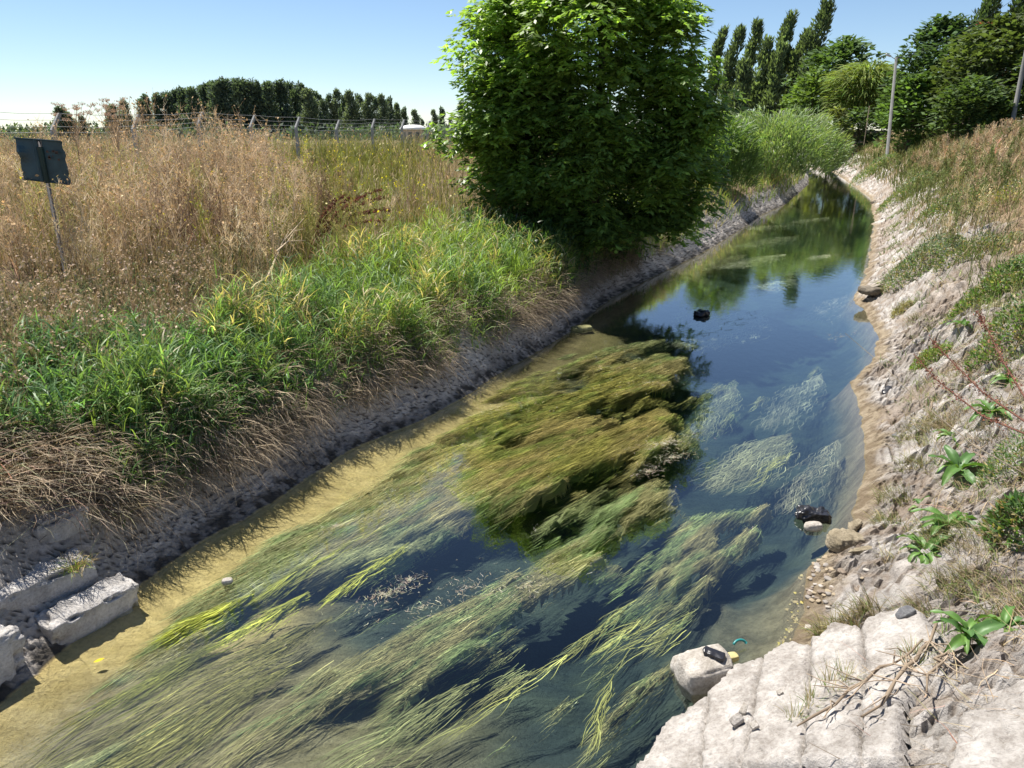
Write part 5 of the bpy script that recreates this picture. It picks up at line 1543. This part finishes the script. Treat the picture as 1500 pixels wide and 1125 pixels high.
# ------------------------------------------------------------------ stones and litter
def things():
    r = at_z(1036, 992, .06)
    lump('boulder', (.36, .26, .30), (r[0], r[1] + .05, .05), (.1, -.12, .25), M_STONE, 'pale flat-topped boulder standing in the water by the slabs', 'boulder', round_=.35, rough=.035, nscale=6, cuts=16, seed=21, chip=.03)
    s = at_z(1003, 975, .04)
    lump('stone', (.15, .12, .12), (s[0], s[1] + .04, .01), (0, .2, .6), M_STONE, 'small wet stone left against the boulder', 'stone', round_=.5, rough=.02, cuts=8, seed=22)
    # black scrap on the boulder
    q = at_z(1046, 957, .22)
    lump('plastic_scrap', (.15, .07, .03), (q[0], q[1], .215), (.1, .1, -.5), M_BLACK, 'crumpled black plastic scrap lying on top of the boulder', 'plastic scrap', round_=.3, rough=.012, nscale=18, cuts=12, seed=23, ridge=.012)
    acc = Acc()
    q = at_z(1084, 944, .03); a = np.linspace(.2, 2.7, 9)
    tube(acc, np.stack([np.cos(a) * .055, np.sin(a) * .03, .02 + np.sin(a) * .03], 1), [.010] * 9, (.1, .1, .1), 6)
    tag(acc.build('plastic_scrap', M_TEAL, None, (q[0], q[1], .0), (.2, 0, .3)), 'bent teal plastic handle in the shallow water behind the boulder', 'plastic scrap')
    q = at_z(1072, 962, .02)
    lump('stone', (.10, .07, .05), (q[0], q[1], .015), (0, 0, .3), plain_mat('yellow_stone', (.42, .36, .16), .8), 'yellowish stone between boulder and teal handle', 'stone', round_=.55, rough=.01, cuts=7, seed=25)
    q = at_z(1092, 985, .02)
    lump('stone', (.11, .08, .07), (q[0], q[1], .02), (0, 0, .8), M_STONE, 'pale stone right of the boulder against the slab', 'stone', round_=.5, rough=.015, cuts=7, seed=26)
    # black bag in the shallows with its grey stone
    q = at_z(1190, 760, .0)
    lump('plastic_bag', (.34, .16, .13), (q[0], q[1], .04), (.1, 0, -.25), M_BLACK, 'wet black plastic bag caught in the shallows on the right', 'plastic bag', round_=.55, rough=.045, nscale=13, cuts=20, seed=27, ridge=.06)
    q = at_z(1187, 766, .02)
    lump('stone', (.17, .10, .09), (q[0], q[1] - .07, .02), (0, 0, .1), M_STONE, 'rounded grey stone in front of the wet black bag', 'stone', round_=.7, rough=.012, cuts=9, seed=28)
    m_cl = rock_mat('muddy_cloth', (.17, .14, .09), (.33, .28, .20), 7, .5)
    for (px, py, sz, rz, lab, sd) in (((1238), 800, (.36, .24, .18), .3, 'muddy crumpled sack at the waterline on the right', 31), (1252, 775, (.30, .10, .08), .9, 'pale muddy lump above the crumpled sack', 32), (1262, 812, (.34, .08, .06), .45, 'twisted strip of muddy cloth beside the sack', 33)):
        p = hit(px, py)
        lump('muddy_sack' if sd == 31 else 'muddy_rag', sz, (p[0], p[1], p[2] + .04), (0, .15, rz), m_cl, lab, 'muddy rag', None, None, round_=.55, rough=.03, nscale=9, cuts=18, seed=sd, ridge=.035)
    p = hit(1283, 430)
    t = empty('driftwood_heap', tuple(p)); tag(t, 'heap of grey driftwood and silt jutting from the right bank', 'driftwood')
    lump('silt', (.9, .42, .20), (0, 0, .04), (0, .12, .55), rock_mat('dark_silt', (.10, .085, .065), (.22, .19, .15), 6, .6), parent=t, round_=.55, rough=.05, cuts=14, seed=35, ridge=.04)
    for k in range(6):
        acc = Acc(); a = .55 + U(-.35, .35); L = U(.35, .7)
        c = A_([U(-.15, .1), U(-.1, .1), .12 + U(0, .05)])
        dv = A_([math.cos(a), math.sin(a), .22]) * L / 2
        tube(acc, [c - dv, c + NRM(0, .02, 3), c + dv], [.02, .026, .014], (.50, .45, .38), 6)
        acc.build('stick', M_DRY, t)
    q = at_z(1028, 462, .0)
    t = lump('black_debris', (.34, .26, .15), (q[0], q[1], .03), (0, 0, .4), M_BLACK, 'small ragged black clump poking out in midstream', 'debris', round_=.6, rough=.06, nscale=9, cuts=14, seed=37, ridge=.05)
    for (px, py, sz, rz, lab, sd) in ((1299, 575, (.20, .07, .05), .8, 'black rag lying on the pale mud of the right bank', 41), (1313, 641, (.10, .06, .04), .3, 'small dark stone on the right bank below the black rag', 42), (1340, 935, (.12, .06, .04), .3, 'flat dark stone on the top edge of the slabs', 43)):
        p = slab_pt(px, py, .15) if py > 900 else hit(px, py)
        lump('black_rag' if sd == 41 else 'stone', sz, (p[0], p[1], p[2] + .02), (0, -.4, rz), M_BLACK if sd == 41 else rock_mat('dark_stone', (.10, .10, .11), (.2, .2, .2), 9), lab, 'rag' if sd == 41 else 'stone', round_=.4, rough=.02, cuts=8, seed=sd, ridge=.015)
    for (px, py, sz, rz, lab, sd) in ((1092, 1090, (.075, .05, .045), .3, 'white angular stone on the pale slabs, lowest of three', 51), (1103, 1071, (.07, .035, .03), .9, 'grey stone above the white one on the pale slabs', 52), (1119, 1098, (.05, .045, .03), .2, 'small dark grey stone on the slabs beside the white one', 53), (1156, 1047, (.035, .03, .02), .2, 'tiny dark pebble in the middle of the slabs', 54)):
        p = slab_pt(px, py, .135)
        lump('stone', sz, tuple(p + A_([0, 0, .01])), (.2, -.5, rz), M_SLAB if sd == 51 else M_STONE, lab, 'stone', round_=.3, rough=.012, nscale=14, cuts=7, seed=sd)
    p = at_z(333, 850, .01)
    lump('stone', (.09, .06, .05), (p[0], p[1], .0), (0, 0, .3), M_STONE, 'small stone breaking the water over the yellow sand', 'stone', round_=.6, rough=.01, cuts=7, seed=55)
    p = at_z(852, 482, .0)
    lump('stone', (.45, .24, .12), (p[0], p[1], .0), (0, 0, .5), rock_mat('mossy_stone', (.12, .12, .05), (.26, .25, .12), 8), 'mossy flat stone at the foot of the bank under the tree', 'stone', round_=.6, rough=.03, cuts=10, seed=56)
    # floating yellow leaf
    p = at_z(137, 970, .006)
    acc = Acc(); ribbons(acc, A_([[0, 0, 0.]]), .6, 1.5, .07, .035, .05, (.62, .50, .04), 3, LEAF, roll=0.)
    tag(acc.build('yellow_leaf', M_DRY, None, tuple(p)), 'single yellow leaf floating by the lowest concrete block', 'leaf')
    # pebbles on the right shore, counted ones
    prot = [lump_mesh('pebble', (.06, .045, .025), .7, .006, 20, 4, 61 + k) for k in range(4)]
    mats = [plain_mat('pebble_%s' % n, c, .85, .25) for n, c in (('grey', (.24, .215, .19)), ('ochre', (.30, .24, .16)), ('pale', (.36, .325, .285)), ('brown', (.18, .14, .105)))]
    for k, me in enumerate(prot): me.materials.append(mats[k])
    acc_n = 0
    for k in range(120):
        px, py = 1200 + NRM(0, 26), 850 + NRM(0, 26)
        p = hit(px, py)
        if p[2] <= .012: continue
        o = link('pebble', prot[k % 4], None, None, tuple(p + A_([0, 0, .008])), (0, 0, U(0, 6.28)))
        s = U(.4, 1.05); o.scale = (s, s, s)
        tag(o, 'small pebble strewn on the muddy shore below the muddy sack', 'pebble', 'pebbles on the right shore')
things()

def bed_stones():
    """yellow and brown stones under shallow water near the right shore, clods under the left bank"""
    acc = Acc()
    n = 800
    px = 1095 + NRM(0, 55, n); py = 905 + NRM(0, 45, n)
    oct_ = A_([(1, 0, 0), (0, 1, 0), (-1, 0, 0), (0, -1, 0), (0, 0, 1), (0, 0, -1)], float)
    Fq = A_([[0, 1, 4, 4], [1, 2, 4, 4], [2, 3, 4, 4], [3, 0, 4, 4]])
    for i in range(n):
        p = at_z(px[i], py[i], -.05)
        z = gz(p[0], p[1])
        if z > -.01 or z < -.16: continue
        a = U(0, 6.28); c, s = math.cos(a), math.sin(a)
        sz = U(.008, .024) * A_([1.3, 1, .6])
        V = oct_ * sz
        V = np.stack([V[:, 0] * c - V[:, 1] * s, V[:, 0] * s + V[:, 1] * c, V[:, 2]], 1) + A_([p[0], p[1], z + .004])
        col = [(.40, .32, .09), (.30, .23, .12), (.22, .18, .11), (.34, .28, .14)][i % 4]
        acc.add(V, A_([[0, 1, 4, 4]]) * 0 + A_([[0, 1, 4, 0]]), col) if False else acc.add(np.concatenate([V[:4], V[4:5], V[4:5] + A_([sz[0] * .3, 0, 0])]), [[0, 1, 4, 5], [1, 2, 4, 4], [2, 3, 4, 4], [3, 0, 5, 4]][:1] + [[0, 1, 5, 4], [2, 3, 4, 4 + 0]][:0] + [[3, 0, 5, 4], [1, 2, 4, 5], [2, 3, 4, 5]], col)
    tag(acc.build('bed_stones', plain_attr('bed_stone')), 'yellow and brown stones under shallow water near the boulder', 'stones', kind='stuff')
def plain_attr(name):
    m, nd, ln, b = new_mat(name)
    a = attr_col(nd); n = noise_n(nd, ln, 50, 4)
    r = ramp(nd, ln, n.outputs[0], [(.3, (.7, .7, .7)), (.7, (1.2, 1.2, 1.2))])
    ln.new(mul(nd, ln, a.outputs[0], r.outputs[0]), b.inputs['Base Color']); b.inputs['Roughness'].default_value = .85
    return m
bed_stones()

# ------------------------------------------------------------------ waterweed
def mat_weed(acc, head, tail, width, n, col, z0=-.03, th=.10, L=(.35, .8), w=(.004, .008), wav=.25, body=True, bcol=None, light=.25):
    h, t = at_z(*head), at_z(*tail)
    d = (t - h)[:2]; LL = np.linalg.norm(d); d = d / LL; s = A_([-d[1], d[0]])
    heading = math.atan2(d[1], d[0])
    seed = int(abs(head[0] * 7 + head[1]))
    # half width along the mat: blunt head, ragged tail
    hw = lambda u: width * .5 * np.interp(u, [0, .10, .3, .5, .8, 1.0], [.02, .45, .9, 1, .7, .05])
    col = A_(col)
    if body:
        nu, nv = max(24, int(LL / .035)), 40
        Ug, Vg = np.meshgrid(np.linspace(0, 1, nu), np.linspace(-1, 1, nv), indexing='ij')
        edge = 1 + .35 * (fbm(Ug * LL * 2.2, np.sign(Vg) * 3 + seed, seed=seed) - .5) * 2 * np.abs(Vg)
        lat = Vg * hw(Ug) * edge + .10 * (fbm(Ug * LL * 1.3, Ug * 0 + seed, seed=seed + 1) - .5)
        strk = fbm(Ug * LL * 2.0, lat * 26, seed=seed + 2) - .5
        zz = z0 - .02 - th * .45 * np.abs(Vg) ** 4 - th * .35 * (sst(.85, 1, Ug) + 1 - sst(0, .12, Ug)) + strk * .06 - .03 * (fbm(Ug * LL * 3, lat * 6, seed=seed + 3))
        P = h[None, None, :2] + Ug[..., None] * LL * d + lat[..., None] * s
        V = np.concatenate([P, np.minimum(zz, -.006)[..., None]], -1).reshape(-1, 3)
        I = np.arange(nu * nv).reshape(nu, nv)
        F = np.stack([I[:-1, :-1], I[1:, :-1], I[1:, 1:], I[:-1, 1:]], -1).reshape(-1, 4)
        bc = (col * .75 if bcol is None else A_(bcol))[None, None] * (.65 + .9 * fbm(Ug * LL * 2.5, lat * 34, seed=seed + 5))[..., None]
        acc.add(V, F, bc.reshape(-1, 3))
    n = int(n * 1.5) if body else n
    u = U(-.02, .92, n); v = NRM(0, .48, n); v = np.clip(v, -1.15, 1.15)
    lat = v * hw(u) + .10 * (fbm(u * LL * 1.3, u * 0 + seed, seed=seed + 1) - .5)
    p = h[None, :2] + (u * LL)[:, None] * d + lat[:, None] * s
    z = z0 - th * np.abs(v) ** 2 * .9 - U(0, .035, n)
    tuft = fbm(u * LL * 2.4, lat * 7, seed=seed + 7)
    c = col * np.exp(NRM(0, .25, (n, 1))) * (.6 + .8 * tuft[:, None])
    hi = U(0, 1, n) < light * sst(.4, .65, tuft)
    c = np.where(hi[:, None], c * 1.7 + A_([.05, .04, .01]), c)
    LLn = U(*L, n)
    if body:
        sk = U(0, 1, n) < .22 * sst(.45, .6, tuft)
        cards(acc, P3(p[sk, 0], p[sk, 1], U(-.006, .003, sk.sum())), U(.3, 1, sk.sum()) ** 2 * w[1] * 1.6, jit((.46, .44, .31), sk.sum(), .3))  # pale specks painted as surface glints and tiny flowers
    ribbons(acc, P3(p[:, 0], p[:, 1], np.minimum(z, -.004)), heading + NRM(0, .10, n) + .10 * np.sin(u * 9 + seed), np.full(n, 1.555) + NRM(0, .02, n), np.minimum(LLn, LL * .6), U(*w, n), .03, c, 5, BLADE, roll=NRM(0, .4, n), wav=wav)
OLV = (.185, .17, .04); OLB = (.22, .175, .06); GRY = (.21, .205, .12); GRN = (.13, .155, .07); YEL = (.24, .255, .04); PAL = (.30, .29, .18); BRN = (.20, .17, .085)
def waterweed():
    FL = [((770, 745), (475, 925)), ((860, 805), (510, 1000)), ((1010, 775), (790, 920)), ((1120, 705), (930, 850)), ((990, 540), (650, 645)), ((480, 890), (60, 1120)), ((970, 940), (780, 1090)), ((640, 690), (480, 790)), ((1150, 560), (1060, 690)), ((1070, 910), (960, 1000)), ((760, 990), (540, 1140)), ((240, 880), (60, 990)), ((978, 488), (800, 548))]
    FA = A_([at_z(*a)[:2] for a, b in FL]); FB = A_([at_z(*b)[:2] for a, b in FL])
    FM = (FA + FB) / 2; FD = FB - FA; FD /= np.linalg.norm(FD, axis=1)[:, None]
    def flow(x, y):
        w = 1 / (((x[:, None] - FM[None, :, 0]) ** 2 + (y[:, None] - FM[None, :, 1]) ** 2) + .15) ** 1.5
        d = (w[..., None] * FD[None]).sum(1)
        return np.arctan2(d[:, 1], d[:, 0])
    hd = -2.36
    ch, sh = math.cos(hd), math.sin(hd)
    def field(x, y):
        """how far the weed stands above its local threshold, and the streak coordinates"""
        px, py = project(x, y, y * 0)
        al = x * ch + y * sh; ac = -x * sh + y * ch
        wob = .45 * (fbm(al * .7, ac * .7, seed=301) - .5)
        s1 = fbm(al * .50, (ac + wob) * 2.4, seed=302, octv=3)
        s2 = fbm(al * 1.8, (ac + wob) * 9, seed=303, octv=3)
        u = (x - XL(y)) / (XR(y) - XL(y))
        sand_l = np.maximum(sst(.055, .125, u), sst(9.2, 10.5, y) * sst(.02, .09, u))
        shoal = np.exp(-(((px - 470) / 260) ** 2 + ((py - 1080) / 110) ** 2))
        open_ = sst(950, 1060, px) * (1 - sst(640, 800, py))
        far = sst(11.5, 14.5, y)
        oliv = np.exp(-(((px - 830 + .7 * (py - 620)) / 230) ** 2 + ((py - 620) / 120) ** 2))
        thr = .478 + .42 * (1 - sand_l) + .11 * shoal + .042 * sst(780, 960, py) + .26 * open_ + .3 * sst(.84, .92, u) + .3 * far - .075 * oliv - .08 * sst(9.0, 10.2, y) * (1 - sst(.25, .45, u)) * (1 - far)
        return s1 * .72 + s2 * .28 - thr, al, ac + wob, s2, oliv, px, py
    def colour(al, ac, s2, oliv):
        sh_ = s2.shape
        hue = fbm(al * .8, ac * 2.2, seed=305)[..., None]
        hue2 = fbm(al * 3, ac * 10, seed=306)[..., None]
        c = A_((.205, .22, .105)) * (1 - sst(.42, .58, hue)) + A_((.22, .20, .095)) * sst(.42, .58, hue)
        c = c * (1 - sst(.5, .66, hue2)) + A_((.15, .195, .08)) * sst(.5, .66, hue2)
        o = A_((.21, .19, .045)) * (1 - sst(.4, .6, hue)) + A_((.25, .20, .07)) * sst(.4, .6, hue)
        o = o * (1 - sst(.52, .68, hue2)) + A_((.15, .17, .035)) * sst(.52, .68, hue2)
        w = sst(.25, .75, oliv)[..., None]
        return (c * (1 - w) + o * w)
    # carpet of weed: rises towards the surface along the streaks, sinks below the bed between them
    ga, gc = np.arange(-13.5, 1.0, .032), np.arange(-7.0, 2.8, .014)
    AL, AC = np.meshgrid(ga, gc, indexing='ij')
    X = AL * ch - AC * sh; Y = AL * sh + AC * ch
    ok = (Y > 2.4) & (Y < 14.5) & (X > XL(Y) + .05) & (X < XR(Y) - .1)
    xi, yi = X[ok], Y[ok]
    f, al, ac, s2, oliv, px, py = field(xi, yi)
    fine = fbm(al * 3.5, ac * 38, seed=309, octv=3) - .5
    z = -.33 + .27 * sst(-.03, .10, f) + fine * .06 + (s2 - .5) * .12
    z = np.minimum(z - .07 * sst(740, 940, py), -.02)
    Z = np.full(X.shape, -1.0); Z[ok] = z
    CC = np.zeros(X.shape + (3,)); CC[ok] = colour(al, ac, s2, oliv) * (.25 + 1.5 * (fine + .5))[:, None]
    vis = ok.copy(); vis[ok] = (z > np.maximum(hz(xi, yi) + .006, -.25)) & (py < 1250)
    cell = vis[:-1, :-1] & vis[1:, :-1] & vis[1:, 1:] & vis[:-1, 1:]
    I = np.arange(X.size).reshape(X.shape)
    F = np.stack([I[:-1, :-1], I[1:, :-1], I[1:, 1:], I[:-1, 1:]], -1)[cell]
    used = np.unique(F); mp = -np.ones(X.size, int); mp[used] = np.arange(len(used))
    acc = Acc(); acc.add(np.stack([X, Y, Z], -1).reshape(-1, 3)[used], mp[F], CC.reshape(-1, 3)[used])
    # fine streamers on top
    n = 215000
    y = U(2.6, 14.2, n) ; x = XL(y) + (XR(y) - XL(y)) * U(.02, .93, n)
    f, al, ac, s2, oliv, px, py = field(x, y)
    keep = (f > U(-.035, .02, n)) & (py < 1190)
    x, y, f, al, ac, s2, oliv, py = [q[keep] for q in (x, y, f, al, ac, s2, oliv, py)]
    n = len(x)
    z = np.minimum(-.25 + .23 * sst(-.03, .09, f) + U(-.03, .03, n) - .07 * sst(740, 940, py), -.004)
    z = np.minimum(np.maximum(z, hz(x, y) + .015), -.004)
    c = colour(al, ac, s2, oliv) * np.exp(NRM(0, .42, (n, 1))) * (.8 + .6 * s2[:, None])
    lt = (U(0, 1, n) < .10)[:, None]
    c = np.where(lt, c * 1.6 + A_((.05, .045, .02)), c)
    ribbons(acc, P3(x, y, z), flow(x, y) + NRM(0, .08, n), np.full(n, 1.56) + NRM(0, .03, n), U(.08, .32, n), U(.0022, .0055, n) * (1 + .8 * sst(6.5, 12, y)), .02, c, 2, BLADE, roll=NRM(0, .4, n), wav=.14)
    sp = (U(0, 1, n) < .03) & (z > -.07) & (fbm(al * 2, ac * 4, seed=307) > .5)
    cards(acc, P3(x[sp], y[sp], U(-.004, .002, sp.sum())), U(.002, .008, sp.sum()), jit((.55, .52, .40), sp.sum(), .25))  # pale cards: painted glints on the water, and small flowers
    for a in [((480, 890), (60, 1120), .7, 500, (.20, .185, .06)), ((330, 925), (-40, 1110), .5, 800, (.19, .19, .045)), ((240, 885), (60, 990), .25, 800, (.15, .17, .03)), ((560, 930), (330, 1090), .5, 200, (.22, .20, .09)), ((180, 1000), (-30, 1125), .5, 900, (.18, .17, .04)), ((420, 960), (150, 1130), .6, 350, (.19, .18, .06)), ((700, 980), (480, 1130), .5, 200, (.19, .20, .09)), ((520, 770), (300, 900), .22, 700, (.19, .18, .05))]:
        mat_weed(acc, *a, z0=-.08, th=.05, L=(.2, .7), w=(.003, .006), body=False, wav=.12)
    tag(acc.build('waterweed', M_WEED), 'olive and grey-green waterweed combed by the current over the near stream', 'waterweed', kind='stuff')
    acc = Acc()
    for a in [((370, 866), (250, 922), .22, 380), ((470, 808), (385, 866), .16, 220), ((570, 752), (440, 835), .14, 260), ((450, 862), (340, 930), .18, 180), ((640, 725), (520, 790), .14, 120), ((600, 790), (480, 875), .15, 120)]:
        mat_weed(acc, *a, YEL, z0=-.012, th=.05, L=(.14, .32), w=(.006, .011), body=False, light=.5, wav=.2)
    for a in [((935, 868), (850, 940), .07, 34), ((850, 945), (660, 1080), .14, 26), ((960, 890), (890, 940), .10, 24), ((1020, 890), (900, 960), .3, 40), ((905, 985), (872, 1065), .12, 40), ((1160, 660), (1110, 700), .2, 40)]:
        mat_weed(acc, *a, (.27, .28, .09), z0=-.006, th=.02, L=(.25, .55), w=(.005, .008), body=False, light=.4, wav=.18)
    tag(acc.build('yellow_green_waterweed', M_WEED), 'bright yellow-green water grass streaming near the surface', 'waterweed', kind='stuff')
    # far mats that break the surface
    acc = Acc()
    for a in [((1110, 455), (1000, 505), 1.3, 2000, (.26, .29, .20)), ((1150, 372), (1060, 392), 1.0, 800, (.28, .30, .21)), ((1170, 345), (1080, 362), 1.2, 700, (.24, .26, .16)), ((1165, 325), (1100, 336), 1.3, 600, (.28, .29, .20)), ((1215, 318), (1160, 326), 1.0, 350, (.30, .31, .22)),
              ((1235, 290), (1200, 296), 1.2, 250, (.32, .33, .25)), ((1090, 372), (1030, 395), .8, 500, (.20, .21, .11)), ((1165, 408), (1090, 430), .8, 500, (.22, .26, .20)), ((1060, 420), (990, 470), .6, 500, (.13, .15, .06)), ((1215, 372), (1190, 378), .5, 200, (.34, .35, .28))]:
        mat_weed(acc, a[0], a[1], a[2], int(a[3] * 1.3), a[4], z0=-.004, th=.03, L=(.15, .5), w=(.008, .016), wav=.6, body=False)
    for a in [((1160, 630), (1045, 708), .75, 1500, (.24, .25, .15)), ((1205, 545), (1120, 625), .7, 700, (.22, .24, .17)), ((1115, 450), (995, 508), 1.5, 1800, (.27, .29, .21)), ((1080, 560), (1010, 640), .5, 700, (.19, .21, .12)), ((1230, 640), (1150, 740), .5, 500, (.20, .20, .14)), ((1240, 430), (1180, 470), .8, 350, (.28, .28, .22))]:
        mat_weed(acc, *a, z0=-.03, th=.05, L=(.12, .4), w=(.004, .008), wav=.3, body=False)
    tag(acc.build('pale_waterweed', M_WEED), 'pale weed mats breaking the surface in the far stream', 'waterweed', kind='stuff')
    # dried pale scum and twigs lying on the mats
    acc = Acc()
    for px, py, r, n in [(975, 650, .26, 300), (950, 690, .16, 130), (985, 670, .2, 160), (565, 870, .16, 200), (600, 850, .12, 80), (490, 770, .07, 50), (770, 860, .3, 90), (620, 890, .35, 120), (1160, 970, .03, 6), (690, 860, .4, 120), (1210, 375, .35, 120), (1125, 425, .3, 90), (1230, 493, .3, 60), (880, 540, .6, 90), (950, 560, .5, 90), (720, 600, .4, 70)]:
        c = at_z(px, py); a = U(0, 6.28, n); q = r * np.abs(NRM(0, .6, n))
        k = .6
        x, y = c[0] + q * np.cos(a) * (1 + k) + q * np.sin(a) * .5, c[1] + q * np.sin(a) + q * np.cos(a) * .5
        ribbons(acc, P3(x, y, np.full(n, .004)), U(0, 6.28, n), 1.5 + NRM(0, .05, n), U(.015, .07, n), U(.0015, .004, n), .05, jit((.52, .48, .36), n, .25), 3, STEM, wav=.45)
    tag(acc.build('dried_scum', M_DRY), 'pale dried scum and twigs floating on the weed mats', 'scum', kind='stuff')
waterweed()
